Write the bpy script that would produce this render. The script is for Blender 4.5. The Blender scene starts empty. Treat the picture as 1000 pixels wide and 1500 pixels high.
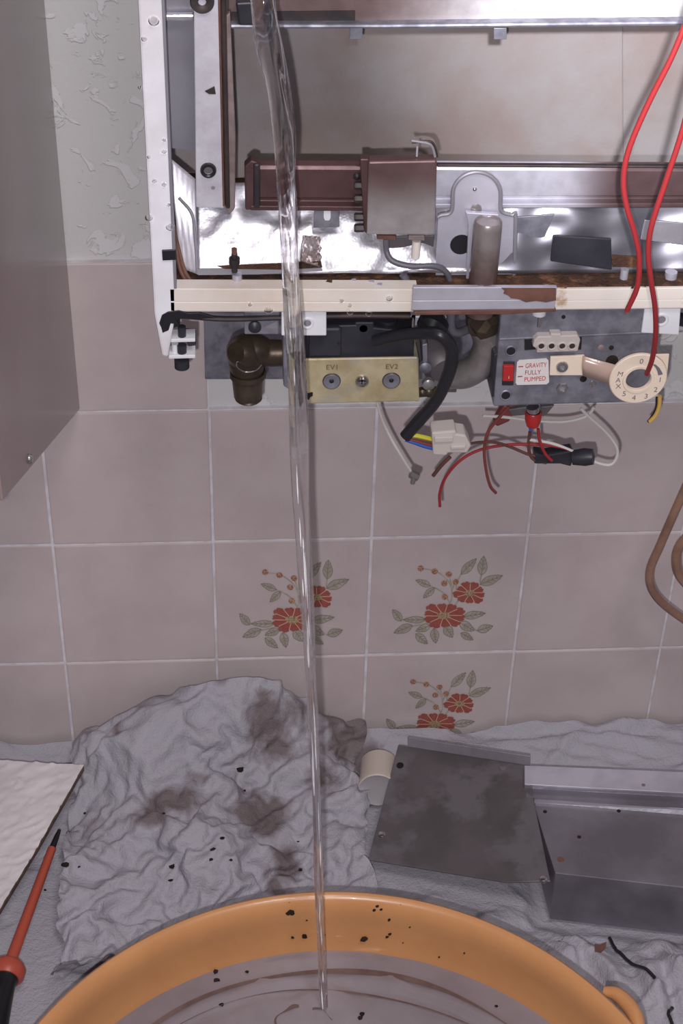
import bpy, math, random
import numpy as np
from mathutils import Vector, Matrix
random.seed(4); rng = np.random.default_rng(7)
scn = bpy.context.scene
COL = scn.collection

# ------------------------------------------------------------------ camera
ZT = .43                                    # top edge of the tiled area above the worktop
CAM = np.array([.124, -.9083, ZT + .5049]); ANG = (-.65679, -.0820, -.02948); F = 2449.
def _rot(p, t, r):
    cy, sy = np.cos(t), np.sin(t); Rz = np.array([[cy,-sy,0],[sy,cy,0],[0,0,1]])
    cp, sp = np.cos(p), np.sin(p); Rx = np.array([[1,0,0],[0,cp,-sp],[0,sp,cp]])
    cr, sr = np.cos(r), np.sin(r); Ry = np.array([[cr,0,sr],[0,1,0],[-sr,0,cr]])
    return Rz @ Rx @ Ry
CM = _rot(*ANG)
def ray(x, y): return CM @ np.array([(x-500)/F, 1, (750-y)/F])
def at(x, y, Y): d = ray(x, y); return CAM + d*(Y-CAM[1])/d[1]        # photo direction onto a plane parallel to the wall
def atz(x, y, Z): d = ray(x, y); return CAM + d*(Z-CAM[2])/d[2]       # photo direction onto a level plane
cam = bpy.data.cameras.new('camera'); cam.sensor_fit = 'VERTICAL'; cam.sensor_height = 36; cam.lens = F/1500*36
cam.clip_start = .01
camo = bpy.data.objects.new('camera', cam); COL.objects.link(camo); scn.camera = camo
mw = Matrix.Identity(4)
for i in range(3):
    mw[i][0] = CM[i][0]; mw[i][1] = CM[i][2]; mw[i][2] = -CM[i][1]; mw[i][3] = CAM[i]
camo.matrix_world = mw

# ------------------------------------------------------------------ light
w = bpy.data.worlds.new('room'); scn.world = w; w.use_nodes = True
w.node_tree.nodes['Background'].inputs[0].default_value = (.60, .58, .62, 1)
w.node_tree.nodes['Background'].inputs[1].default_value = .30
def light(name, kind, loc, power, col, size=.1, target=None, **kw):
    l = bpy.data.lights.new(name, kind); l.energy = power; l.color = col
    if kind == 'AREA': l.size = size
    else: l.shadow_soft_size = size
    for k, v in kw.items(): setattr(l, k, v)
    o = bpy.data.objects.new(name, l); COL.objects.link(o); o.location = loc
    if target is not None: o.rotation_euler = (Vector(target)-Vector(loc)).to_track_quat('-Z', 'Y').to_euler()
    return o
fl = CAM + CM @ np.array([-.012, .0, -.030])                          # the phone's own flash, just under its lens
light('phone_flash', 'POINT', fl, 16.5, (1, .975, 1.0), .004)
light('ceiling_lamp', 'AREA', (.35, -.95, 1.75), 7.5, (1, .935, .915), .35, (.25, 0, .1))
light('corner_glare_spot', 'SPOT', CAM + np.array([.03, .0, .035]), 60, (1, .98, 1), .010, at(1020, -50, -.1), spot_size=math.radians(24), spot_blend=1.0)  # added spot beside the camera, made up to whiten the upper right
scn.view_settings.view_transform = 'Standard'; scn.view_settings.look = 'None'
scn.view_settings.exposure = 0.0; scn.view_settings.gamma = 1; scn.view_settings.use_curve_mapping = False

# ------------------------------------------------------------------ materials
def lin(c):
    c = c/255; return c/12.92 if c <= .04045 else ((c+.055)/1.055)**2.4
def rgb(r, g, b): return (lin(r), lin(g), lin(b), 1)
M = {}
def mat(name, c, rough=.5, metal=0., c2=None, scale=30, lo=.4, hi=.65, bump=0, bscale=200, bdist=.001, rvar=0, trans=0, ior=1.45, coat=0, detail=6, c3=None, s3=60, lo3=.55, hi3=.7, emis=None):
    m = bpy.data.materials.new(name); m.use_nodes = True; nt = m.node_tree; N = nt.nodes; L = nt.links
    b = N['Principled BSDF']; b.inputs['Base Color'].default_value = c; b.inputs['Roughness'].default_value = rough
    b.inputs['Metallic'].default_value = metal; b.inputs['IOR'].default_value = ior
    b.inputs['Transmission Weight'].default_value = trans; b.inputs['Coat Weight'].default_value = coat
    tc = N.new('ShaderNodeNewGeometry')
    def noise(s, d=detail):
        n = N.new('ShaderNodeTexNoise'); n.inputs['Scale'].default_value = s; n.inputs['Detail'].default_value = d
        n.inputs['Roughness'].default_value = .6; L.new(tc.outputs['Position'], n.inputs['Vector']); return n
    def ramp(src, a, z):
        r = N.new('ShaderNodeMapRange'); r.inputs[1].default_value = a; r.inputs[2].default_value = z; r.clamp = True
        L.new(src, r.inputs[0]); return r.outputs[0]
    cur = None
    if c2:
        f = ramp(noise(scale).outputs['Fac'], lo, hi)
        mx = N.new('ShaderNodeMix'); mx.data_type = 'RGBA'; L.new(f, mx.inputs[0]); mx.inputs[6].default_value = c; mx.inputs[7].default_value = c2
        cur = mx.outputs[2]
        if c3:
            f3 = ramp(noise(s3).outputs['Fac'], lo3, hi3)
            m3 = N.new('ShaderNodeMix'); m3.data_type = 'RGBA'; L.new(f3, m3.inputs[0]); L.new(cur, m3.inputs[6]); m3.inputs[7].default_value = c3
            cur = m3.outputs[2]
        L.new(cur, b.inputs['Base Color'])
        if rvar:
            r = N.new('ShaderNodeMapRange'); L.new(f, r.inputs[0]); r.inputs[3].default_value = rough; r.inputs[4].default_value = rough+rvar
            L.new(r.outputs[0], b.inputs['Roughness'])
    if bump:
        bn = N.new('ShaderNodeBump'); bn.inputs['Strength'].default_value = bump; bn.inputs['Distance'].default_value = bdist
        L.new(noise(bscale, 4).outputs['Fac'], bn.inputs['Height']); L.new(bn.outputs[0], b.inputs['Normal'])
    if emis: b.inputs['Emission Color'].default_value = c; b.inputs['Emission Strength'].default_value = emis
    M[name] = m; return m
mat('tile', rgb(206,192,193), .28, c2=rgb(197,182,184), scale=18, bump=.25, bscale=60, bdist=.0006)
mat('grout', rgb(232,228,236), .8, c2=rgb(206,198,202), scale=50)
mat('petal', rgb(166,92,82), .5, c2=rgb(156,82,72), scale=300)
mat('petal_line', rgb(232,200,180), .5)
mat('leaf_print', rgb(170,160,148), .5, c2=rgb(186,174,166), scale=260, lo=.45, hi=.6)
mat('leaf_line', rgb(136,128,118), .5)
mat('flower_eye', rgb(188,164,132), .5, c2=rgb(140,112,84), scale=900, lo=.48, hi=.55)
mat('berry', rgb(150,100,80), .5, c2=rgb(196,160,130), scale=900, lo=.48, hi=.56)
mat('cabinet', rgb(134,116,116), .22, c2=rgb(126,106,106), scale=14)
mat('cabinet_edge', rgb(186,154,126), .5)
mat('white_paint', rgb(236,235,244), .3, c2=rgb(214,208,210), scale=14, coat=.2)
mat('cream_paint', rgb(228,219,212), .35, c2=rgb(214,198,184), scale=22, lo=.45, hi=.75, c3=rgb(184,156,130), s3=45, lo3=.66, hi3=.74)
mat('steel', rgb(208,206,220), .36, .45, c2=rgb(184,181,195), scale=26, rvar=.12)
mat('bright_alu', rgb(222,220,230), .30, .85, c2=rgb(206,204,214), scale=60, rvar=.15, bump=.30, bscale=55, bdist=.003)
mat('dark_reflect_alu', rgb(150,148,158), .30, .8, c2=rgb(124,122,134), scale=30, rvar=.1)  # darker copy of bright_alu, dark reflections painted into its colour
mat('bracket_alu', rgb(234,232,242), .38, .45, c2=rgb(206,202,214), scale=50, rvar=.12, bump=.2, bscale=140, bdist=.0008)
mat('galv', rgb(150,150,163), .46, .55, c2=rgb(120,120,132), scale=75, lo=.42, hi=.6, rvar=.1)
mat('dull_steel', rgb(106,100,104), .5, .35, c2=rgb(94,89,92), scale=22, lo=.4, hi=.6, c3=rgb(116,111,116), s3=14, lo3=.5, hi3=.56)
mat('case_steel', rgb(148,144,154), .34, .55, c2=rgb(126,121,130), scale=16, lo=.4, hi=.62, bump=.08, bscale=300)
mat('inner_steel', rgb(150,148,158), .45, .3, c2=rgb(136,133,142), scale=20)
mat('rust_floor', rgb(70,46,36), .9, c2=rgb(128,88,62), scale=120, lo=.5, hi=.7, c3=rgb(40,28,26), s3=40, bump=.8, bscale=300, bdist=.003)
mat('rust', rgb(118,82,72), .7, c2=rgb(92,62,56), scale=60)
mat('brown_steel', rgb(100,74,76), .34, .35, c2=rgb(76,54,56), scale=30, rvar=.15, c3=rgb(132,112,114), s3=18, lo3=.58, hi3=.74)
mat('heat_steel', rgb(168,158,162), .36, .45, c2=rgb(132,106,100), scale=22, lo=.45, hi=.62, rvar=.12, c3=rgb(190,186,194), s3=34, lo3=.56, hi3=.66)
mat('copper_strip', rgb(150,134,134), .5, .2, c2=rgb(126,108,107), scale=70)
mat('dark_edge', rgb(50,46,50), .5, .2, c2=rgb(72,58,56), scale=60)
mat('board_backing', rgb(148,143,145), .85, c2=rgb(142,128,126), scale=14, lo=.4, hi=.6, bump=.3, bscale=300, bdist=.0008)
mat('black_plastic', rgb(40,40,48), .42, c2=rgb(52,52,60), scale=40)
mat('black_rubber', rgb(34,33,38), .35)
mat('gold_zinc', rgb(206,194,160), .4, .4, c2=rgb(178,162,128), scale=55, lo=.4, hi=.65, c3=rgb(176,174,172), s3=30, lo3=.5, hi3=.66)
mat('print_dark', rgb(96,86,66), .6)
mat('screw', rgb(190,186,188), .25, 1)
mat('grey_cap', rgb(138,138,150), .3, .5)
mat('bronze', rgb(92,80,68), .38, .55, c2=rgb(70,58,50), scale=50, bump=.1, bscale=400)
mat('pipe_steel', rgb(156,152,154), .3, .5, c2=rgb(130,122,118), scale=40)
mat('zinc_white', rgb(222,222,228), .4)
mat('label', rgb(222,216,216), .4)
mat('red_ink', rgb(190,52,48), .5)
mat('rocker_red', rgb(178,44,44), .35)
mat('nylon', rgb(204,194,190), .45, trans=.15)
mat('cream_plastic', rgb(236,218,200), .35)
mat('tan_film', rgb(186,160,148), .22, coat=.4)
mat('ink', rgb(112,112,118), .6)
mat('ceramic', rgb(232,222,214), .3)
mat('wire_red', rgb(152,44,48), .45); mat('wire_white', rgb(206,200,198), .45); mat('wire_brown', rgb(98,62,56), .45)
mat('wire_grey', rgb(96,94,104), .4); mat('wire_black', rgb(46,38,42), .45); mat('wire_yellow', rgb(206,168,88), .45)
mat('wire_blue', rgb(46,92,176), .45); mat('wire_green', rgb(190,184,62), .45); mat('wire_maroon', rgb(122,60,56), .45)
mat('hose', rgb(150,116,98), .35, c2=rgb(124,92,80), scale=40, coat=.2)
mat('copper_end', rgb(206,150,120), .3, .9)
mat('bowl', rgb(204,146,96), .30, c2=rgb(198,140,92), scale=30, coat=.15)
mat('murk', rgb(150,140,146), .10, c2=rgb(132,122,128), scale=10, lo=.4, hi=.65, ior=1.33)
mat('reflect_ring', rgb(118,98,94), .3, c2=rgb(96,76,72), scale=40)
mat('glint_white', rgb(246,246,250), .3)
mat('soot', rgb(22,20,20), .9, c2=rgb(48,32,26), scale=200)
mat('orange', rgb(184,84,66), .4); mat('screw_black', rgb(28,28,32), .4)
mat('plaster_board', rgb(226,218,222), .8, c2=rgb(214,206,208), scale=25)
mat('board_edge', rgb(104,84,76), .9, c2=rgb(70,56,52), scale=90)
mat('worktop', rgb(150,140,134), .5, c2=rgb(130,120,114), scale=60)
mat('tube_white', rgb(200,187,178), .45); mat('tube_face', rgb(176,172,176), .5)
mat('droplet', (1,1,1,1), .0, trans=1, ior=1.33)
# the falling water: clear, thinly streaked by its own uneven surface
mat('water', (1,1,1,1), .06, trans=1, ior=1.33)
def aerate(m):
    N = m.node_tree.nodes; L = m.node_tree.links; b = N['Principled BSDF']; t = N.new('ShaderNodeBsdfTransparent'); x = N.new('ShaderNodeMixShader'); x.inputs[0].default_value = .62
    t.inputs[0].default_value = (.93, .92, .94, 1); L.new(t.outputs[0], x.inputs[1]); L.new(b.outputs[0], x.inputs[2]); L.new(x.outputs[0], N['Material Output'].inputs[0])
aerate(M['water'])

def tint_mat(name, c1, c2, axis, a, b, rough=.36, metal=.4, wob=.02, nscale=30):
    """steel whose heat tint or painted glare runs from c1 to c2 along an axis, with an uneven edge"""
    m = mat(name, c1, rough, metal); N = m.node_tree.nodes; L = m.node_tree.links; bs = N['Principled BSDF']; g = N.new('ShaderNodeNewGeometry')
    sp = N.new('ShaderNodeSeparateXYZ'); L.new(g.outputs['Position'], sp.inputs[0]); n = N.new('ShaderNodeTexNoise'); n.inputs['Scale'].default_value = nscale; n.inputs['Detail'].default_value = 5; L.new(g.outputs['Position'], n.inputs['Vector'])
    ad = N.new('ShaderNodeMath'); ad.operation = 'MULTIPLY_ADD'; L.new(n.outputs['Fac'], ad.inputs[0]); ad.inputs[1].default_value = wob; L.new(sp.outputs[axis], ad.inputs[2])
    mr = N.new('ShaderNodeMapRange'); mr.interpolation_type = 'SMOOTHSTEP'; mr.inputs[1].default_value = a+wob*.5; mr.inputs[2].default_value = b+wob*.5; L.new(ad.outputs[0], mr.inputs[0])
    mx = N.new('ShaderNodeMix'); mx.data_type = 'RGBA'; L.new(mr.outputs[0], mx.inputs[0]); mx.inputs[6].default_value = c1; mx.inputs[7].default_value = c2
    n2 = N.new('ShaderNodeTexNoise'); n2.inputs['Scale'].default_value = 120; n2.inputs['Detail'].default_value = 4; L.new(g.outputs['Position'], n2.inputs['Vector'])
    mu = N.new('ShaderNodeMapRange'); mu.inputs[1].default_value = .3; mu.inputs[2].default_value = .7; mu.inputs[3].default_value = .82; mu.inputs[4].default_value = 1.1; L.new(n2.outputs['Fac'], mu.inputs[0])
    vm = N.new('ShaderNodeVectorMath'); vm.operation = 'SCALE'; L.new(mx.outputs[2], vm.inputs[0]); L.new(mu.outputs[0], vm.inputs['Scale']); L.new(vm.outputs[0], bs.inputs['Base Color']); return m
tint_mat('bar_tint', rgb(200,198,212), rgb(96,76,78), 'X', at(800,270,-.122)[0], at(905,270,-.122)[0])
tint_mat('pilot_tint', rgb(176,170,172), rgb(112,88,88), 'Z', at(590,325,-.138)[2], at(590,250,-.138)[2], .34, .4, .014, 60)
tint_mat('venturi_tint', rgb(112,90,88), rgb(146,136,136), 'Z', at(710,400,-.144)[2], at(710,340,-.144)[2], .34, .4, .02, 60)
tint_mat('hood_glare_tint', rgb(118,98,98), rgb(206,202,208), 'X', at(520,10,-.10)[0], at(760,10,-.10)[0], .45, .3, .03, 18)  # brown hood; its pale right end has the corner glare painted in
def plaster_mat():
    m = bpy.data.materials.new('plaster'); m.use_nodes = True; nt = m.node_tree; N = nt.nodes; L = nt.links; b = N['Principled BSDF']
    g = N.new('ShaderNodeNewGeometry')
    def nz(s, d, ro=.55):
        n = N.new('ShaderNodeTexNoise'); n.inputs['Scale'].default_value = s; n.inputs['Detail'].default_value = d; n.inputs['Roughness'].default_value = ro
        n.inputs['Distortion'].default_value = .8; L.new(g.outputs['Position'], n.inputs['Vector']); return n.outputs['Fac']
    def mr(s, a, z, o0=0, o1=1):
        r = N.new('ShaderNodeMapRange'); r.inputs[1].default_value = a; r.inputs[2].default_value = z; r.inputs[3].default_value = o0; r.inputs[4].default_value = o1; L.new(s, r.inputs[0]); return r.outputs[0]
    flake = mr(nz(58, 5), .575, .60); fine = nz(260, 3)
    add = N.new('ShaderNodeMath'); add.operation = 'MULTIPLY_ADD'; L.new(fine, add.inputs[0]); add.inputs[1].default_value = .35; L.new(flake, add.inputs[2])
    bp = N.new('ShaderNodeBump'); bp.inputs['Strength'].default_value = .6; bp.inputs['Distance'].default_value = .0009; L.new(add.outputs[0], bp.inputs['Height']); L.new(bp.outputs[0], b.inputs['Normal'])
    mx = N.new('ShaderNodeMix'); mx.data_type = 'RGBA'; mx.inputs[6].default_value = rgb(212,210,210); mx.inputs[7].default_value = rgb(222,220,222); L.new(flake, mx.inputs[0]); L.new(mx.outputs[2], b.inputs['Base Color'])
    b.inputs['Roughness'].default_value = .55; M['plaster'] = m
plaster_mat()

def cloth_mat():
    m = bpy.data.materials.new('cloth'); m.use_nodes = True; nt = m.node_tree; N = nt.nodes; L = nt.links; b = N['Principled BSDF']
    g = N.new('ShaderNodeNewGeometry')
    a = N.new('ShaderNodeAttribute'); a.attribute_name = 'stain'
    n = N.new('ShaderNodeTexNoise'); n.inputs['Scale'].default_value = 60; n.inputs['Detail'].default_value = 8; L.new(g.outputs['Position'], n.inputs['Vector'])
    s = N.new('ShaderNodeMath'); s.operation = 'MULTIPLY_ADD'; L.new(n.outputs['Fac'], s.inputs[0]); s.inputs[1].default_value = .8; L.new(a.outputs['Fac'], s.inputs[2])
    r = N.new('ShaderNodeMapRange'); r.inputs[1].default_value = .70; r.inputs[2].default_value = .94; r.inputs[4].default_value = .80; L.new(s.outputs[0], r.inputs[0])
    n2 = N.new('ShaderNodeTexNoise'); n2.inputs['Scale'].default_value = 12; n2.inputs['Detail'].default_value = 5; L.new(g.outputs['Position'], n2.inputs['Vector'])
    b1 = N.new('ShaderNodeMix'); b1.data_type = 'RGBA'; b1.inputs[6].default_value = rgb(180,177,188); b1.inputs[7].default_value = rgb(164,160,170); L.new(n2.outputs['Fac'], b1.inputs[0])
    b2 = N.new('ShaderNodeMix'); b2.data_type = 'RGBA'; L.new(r.outputs[0], b2.inputs[0]); L.new(b1.outputs[2], b2.inputs[6]); b2.inputs[7].default_value = rgb(98,80,78)
    L.new(b2.outputs[2], b.inputs['Base Color'])
    v = N.new('ShaderNodeTexNoise'); v.inputs['Scale'].default_value = 700; v.inputs['Detail'].default_value = 3; L.new(g.outputs['Position'], v.inputs['Vector'])
    w1 = N.new('ShaderNodeTexNoise'); w1.inputs['Scale'].default_value = 90; w1.inputs['Detail'].default_value = 3; w1.inputs['Distortion'].default_value = 1; L.new(g.outputs['Position'], w1.inputs['Vector'])
    ad = N.new('ShaderNodeMath'); ad.operation = 'MULTIPLY_ADD'; L.new(w1.outputs['Fac'], ad.inputs[0]); ad.inputs[1].default_value = 2.2; L.new(v.outputs['Fac'], ad.inputs[2])
    bp = N.new('ShaderNodeBump'); bp.inputs['Strength'].default_value = .55; bp.inputs['Distance'].default_value = .0016; L.new(ad.outputs[0], bp.inputs['Height']); L.new(bp.outputs[0], b.inputs['Normal'])
    b.inputs['Roughness'].default_value = .7; M['cloth'] = m
cloth_mat()

# ------------------------------------------------------------------ mesh tools
class MB:
    def __init__(s): s.v = []; s.f = []; s.m = []; s.sm = []
    def add(s, vs, fs, mi=0, smooth=False):
        o = len(s.v); s.v += [tuple(float(q) for q in p) for p in vs]
        for f in fs: s.f.append(tuple(i+o for i in f)); s.m.append(mi); s.sm.append(smooth)
        return s
    def box(s, a, b, mi=0):
        (x0,y0,z0), (x1,y1,z1) = a, b
        vs = [(x0,y0,z0),(x1,y0,z0),(x1,y1,z0),(x0,y1,z0),(x0,y0,z1),(x1,y0,z1),(x1,y1,z1),(x0,y1,z1)]
        return s.add(vs, [(0,3,2,1),(4,5,6,7),(0,1,5,4),(1,2,6,5),(2,3,7,6),(3,0,4,7)], mi)
    def prism(s, pts, off, mi=0):                       # polygon (3-D points) pushed along a vector
        n = len(pts); off = np.array(off, float); P = [np.array(p, float) for p in pts]
        nr = np.zeros(3)
        for i in range(n): nr += np.cross(P[i]-P[0], P[(i+1) % n]-P[0])
        if nr @ off > 0: P = P[::-1]
        vs = P + [p+off for p in P]
        fs = [tuple(range(n)), tuple(range(2*n-1, n-1, -1))] + [(i, n+i, n+(i+1) % n, (i+1) % n) for i in range(n)]
        return s.add(vs, fs, mi)
    def px(s, pts, Y, t, mi=0):                         # an outline read at depth Y, given thickness t towards the wall
        return s.prism([at(x, y, Y) for x, y in pts], (0, t, 0), mi)
    def tube(s, path, r, n=10, mi=0, sub=6, caps=True):
        P = spline(path, sub); k = len(P); R = np.interp(np.linspace(0, 1, k), np.linspace(0, 1, len(r)), r) if hasattr(r, '__len__') else np.full(k, r)
        T = np.gradient(P, axis=0); T /= np.linalg.norm(T, axis=1)[:, None]+1e-12
        u = np.cross(T[0], [0,0,1]);  u = np.cross(T[0], [1,0,0]) if np.linalg.norm(u) < .2 else u; u /= np.linalg.norm(u)
        vs = []
        for i in range(k):
            u = u - T[i]*(u @ T[i]); u /= np.linalg.norm(u); w_ = np.cross(T[i], u)
            for j in range(n):
                a = 2*math.pi*j/n; vs.append(P[i]+R[i]*(math.cos(a)*u+math.sin(a)*w_))
        fs = [(i*n+j, i*n+(j+1) % n, (i+1)*n+(j+1) % n, (i+1)*n+j) for i in range(k-1) for j in range(n)]
        s.add(vs, fs, mi, True)
        if caps:
            s.add(vs[:n], [tuple(range(n))[::-1]], mi); s.add(vs[-n:], [tuple(range(n))], mi)
        return s
    def cyl(s, a, b, r0, r1=None, n=20, mi=0):
        return s.tube([np.array(a, float), np.array(b, float)], [r0, r0 if r1 is None else r1], n, mi, 1)
    def lathe(s, c, ax, prof, n=28, mi=0, mis=None):      # profile [(radius, distance along axis)]
        ax = np.array(ax, float); ax /= np.linalg.norm(ax); c = np.array(c, float)
        u = np.cross(ax, [0,0,1]); u = np.cross(ax, [1,0,0]) if np.linalg.norm(u) < .2 else u; u /= np.linalg.norm(u); v = np.cross(ax, u)
        vs = [c+ax*h+r*(math.cos(2*math.pi*j/n)*u+math.sin(2*math.pi*j/n)*v) for r, h in prof for j in range(n)]
        for i in range(len(prof)-1):
            o = len(s.v)
        o = len(s.v); s.v += [tuple(float(q) for q in p) for p in vs]
        for i in range(len(prof)-1):
            for j in range(n):
                s.f.append((o+i*n+j, o+i*n+(j+1) % n, o+(i+1)*n+(j+1) % n, o+(i+1)*n+j)); s.m.append(mis[i] if mis else mi); s.sm.append(True)
        return s
    def build(s, name, mats, parent=None, bevel=0, loc=None):
        me = bpy.data.meshes.new(name); me.from_pydata(s.v, [], s.f)
        if isinstance(mats, str): mats = [mats]
        for q in mats: me.materials.append(M[q])
        me.polygons.foreach_set('material_index', s.m); me.polygons.foreach_set('use_smooth', s.sm)
        me.update()
        if any(s.sm): me.set_sharp_from_angle(angle=math.radians(40))
        return link(name, me, parent, bevel, loc)
def spline(path, sub=6):
    P = np.array([np.array(p, float) for p in path])
    if len(P) == 2: return np.array([P[0]+(P[1]-P[0])*t for t in np.linspace(0, 1, sub+1)])
    Q = np.vstack([2*P[0]-P[1], P, 2*P[-1]-P[-2]]); out = []
    for i in range(1, len(Q)-2):
        for t in np.linspace(0, 1, sub, endpoint=False):
            a, b, c, d = Q[i-1:i+3]
            out.append(.5*(2*b+(c-a)*t+(2*a-5*b+4*c-d)*t*t+(3*b-a-3*c+d)*t**3))
    return np.array(out+[P[-1]])
def link(name, me, parent=None, bevel=0, loc=None):
    o = bpy.data.objects.new(name, me); COL.objects.link(o)
    if loc is not None: o.location = loc
    if parent is not None:
        o.parent = parent
        if parent.type == 'EMPTY': o.matrix_parent_inverse = Matrix.Translation(-Vector(parent.location))
    if bevel:
        b = o.modifiers.new('bevel', 'BEVEL'); b.width = bevel; b.segments = 2; b.limit_method = 'ANGLE'; b.angle_limit = math.radians(35)
    return o
def empty(name, loc):
    o = bpy.data.objects.new(name, None); COL.objects.link(o); o.location = loc; o.empty_display_size = .05; return o
def tag(o, label=None, cat=None, group=None, kind=None):
    for k, v in (('label', label), ('category', cat), ('group', group), ('kind', kind)):
        if v: o[k] = v
    return o
def text(name, items, matname, parent):                 # flat print: (string, px, py, height px, depth, roll)
    mb = MB()
    for st, px_, py_, hp, Y, rl, *wd in items:
        cu = bpy.data.curves.new('t', 'FONT'); cu.body = st; cu.align_x = 'CENTER'; cu.align_y = 'CENTER'; cu.resolution_u = 3
        to = bpy.data.objects.new('t', cu); me = to.to_mesh()
        co = np.array([v.co[:] for v in me.vertices]); c = at(px_, py_, Y)
        H = abs(at(px_, py_-hp/2, Y)[2]-at(px_, py_+hp/2, Y)[2]); hh = co[:,1].max()-co[:,1].min(); sc = H/hh
        cx, cy = (co[:,0].max()+co[:,0].min())/2, (co[:,1].max()+co[:,1].min())/2
        sx = sc if not wd else (at(px_+wd[0]/2, py_, Y)[0]-at(px_-wd[0]/2, py_, Y)[0])/(co[:,0].max()-co[:,0].min())
        X = (co[:,0]-cx)*sx; Z = (co[:,1]-cy)*sc; a = math.radians(rl)
        vs = [(c[0]+x*math.cos(a)-z*math.sin(a), Y, c[2]+x*math.sin(a)+z*math.cos(a)) for x, z in zip(X, Z)]
        mb.add(vs, [tuple(p.vertices) for p in me.polygons])
        to.to_mesh_clear(); bpy.data.objects.remove(to); bpy.data.curves.remove(cu)
    return mb.build(name, matname, parent)
def circ(cx, cy, rx, ry=None, n=20, a0=0, a1=360):
    ry = ry or rx*.86
    return [(cx+rx*math.cos(math.radians(a0+(a1-a0)*i/n)), cy+ry*math.sin(math.radians(a0+(a1-a0)*i/n))) for i in range(n)]

# ------------------------------------------------------------------ the wall and its tiles
T = .11
wall = MB().box((-1.1, .0025, -.3), (1.5, .12, 1.5)).build('wall_back', 'plaster'); tag(wall, 'cream plaster wall with flaking paint above tiles', kind='structure')
gr = MB().box((-1.1, -.0012, -.3), (1.5, .0026, ZT-T)).box((-1.1, -.0012, ZT-T), (T, .0026, ZT-.0006)).build('grout', 'grout', wall)
tb = MB().box((-.0542, 0, -.0542), (.0542, .0058, .0542)).build('tile', 'tile', wall, .0009)
tile_me = tb.data
tiles = {}
first = True
for c in range(-3, 8):
    for r in range(0, 4):
        if r == 0 and c >= 1: continue
        L_ = ((c+.5)*T, -.0022+.0003*((c*7+r*3) % 3), ZT-(r+.5)*T)
        if first: o = tb; o.location = L_; first = False
        else: o = link('tile', tile_me, wall, .0009, L_)
        tiles[(c, r)] = o
def flower_print():
    """orange flower spray printed on a tile, drawn on the tile that shows it whole"""
    mb = MB(); org = np.array([(2.5)*T, 0, ZT-2.5*T]); K = 1000/440.; cnt = [0]
    def q(x, y, d): p = at(320+x/K, 790+y/K, 0)-org; return np.array([p[0], -.00006-.00003*d-cnt[0]*4e-7, p[2]])
    def poly(pts, d, mi):
        cnt[0] += 1
        P = [q(x, y, d) for x, y in pts]
        a = sum(P[i][0]*P[(i+1) % len(P)][2]-P[(i+1) % len(P)][0]*P[i][2] for i in range(len(P)))
        if a < 0: P = P[::-1]
        mb.add(P, [tuple(range(len(P)))], mi)
    def line(pts, wd, d, mi):
        P = spline([(x, y, 0) for x, y in pts], 5)[:, :2]; Tn = np.gradient(P, axis=0); Tn /= np.linalg.norm(Tn, axis=1)[:, None]+1e-9
        Nn = np.stack([-Tn[:,1], Tn[:,0]], 1)*wd/2
        for i in range(len(P)-1): poly([P[i]+Nn[i], P[i+1]+Nn[i+1], P[i+1]-Nn[i+1], P[i]-Nn[i]], d, mi)
    def leaf(b, t, wd):
        b = np.array(b, float); t = np.array(t, float); n_ = np.array([-(t-b)[1], (t-b)[0]]); n_ /= np.linalg.norm(n_)
        s_ = [0, .2, .45, .75, 1]; ww = [0, .75, 1, .6, 0]
        up = [b+(t-b)*k+n_*wd*m for k, m in zip(s_, ww)]; dn = [b+(t-b)*k-n_*wd*m for k, m in zip(s_, ww)][::-1][1:-1]
        poly(up+dn, 1, 2); line([b, t], 2.2, 2, 3)
        for k in (.3, .5, .7):
            for sg in (-1, 1): line([b+(t-b)*k, b+(t-b)*(k+.16)+n_*sg*wd*.6], 1.6, 2, 3)
        line(up, 1.8, 2, 3); line([t]+dn+[b], 1.8, 2, 3)
    for st in ([(672,92),(718,100),(750,120),(772,150),(775,190),(765,215)], [(765,110),(775,150)], [(788,135),(775,165)], [(705,150),(745,172),(768,205)], [(718,155),(740,168)],
               [(873,115),(868,140)], [(805,112),(790,150),(800,190)], [(608,262),(680,255)], [(800,195),(785,215)], [(640,285),(690,275)], [(860,300),(800,262)]): line(st, 5, 1, 2)
    for b, t, wd in (((805,112),(858,58),14), ((873,115),(882,50),16), ((868,145),(945,115),15), ((705,150),(655,130),11), ((718,155),(680,190),11), ((812,252),(888,240),13),
                  ((608,266),(578,228),13), ((690,262),(612,262),11), ((645,280),(582,306),14), ((705,280),(655,300),12), ((655,308),(695,342),13), ((715,290),(722,340),14),
                  ((752,282),(778,320),16), ((800,270),(850,298),15), ((860,298),(912,282),13), ((805,305),(846,328),11)): leaf(b, t, wd)
    for x, y in ((672,90),(718,100),(765,110),(750,140),(788,135),(752,185)): poly([(x+11*math.cos(k*.785), y+10*math.sin(k*.785)) for k in range(8)], 3, 5)
    for cx, cy, rx, ry, n_ in ((835,172,52,36,9), (748,247,68,42,10)):
        for k in range(n_):
            a = 2*math.pi*k/n_+.2; da = math.pi/n_
            pts = [(cx, cy)]
            for j in range(7):
                aa = a-da*.99+da*1.98*j/6; rr = [.88, .98, 1.02, .97, 1.04, .98, .86][j]*(1+.10*math.sin(k*2.3+cx))
                pts.append((cx+rx*rr*math.cos(aa), cy+ry*rr*math.sin(aa)))
            poly(pts, 4, 0); line([(cx+rx*.25*math.cos(a-da), cy+ry*.25*math.sin(a-da)), (cx+rx*.9*math.cos(a-da), cy+ry*.86*math.sin(a-da+.1))], 1.7, 5, 1)
        poly([(cx+rx*.34*math.cos(k*.5236), cy+ry*.3*math.sin(k*.5236)) for k in range(12)], 6, 4)
    return mb
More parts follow.
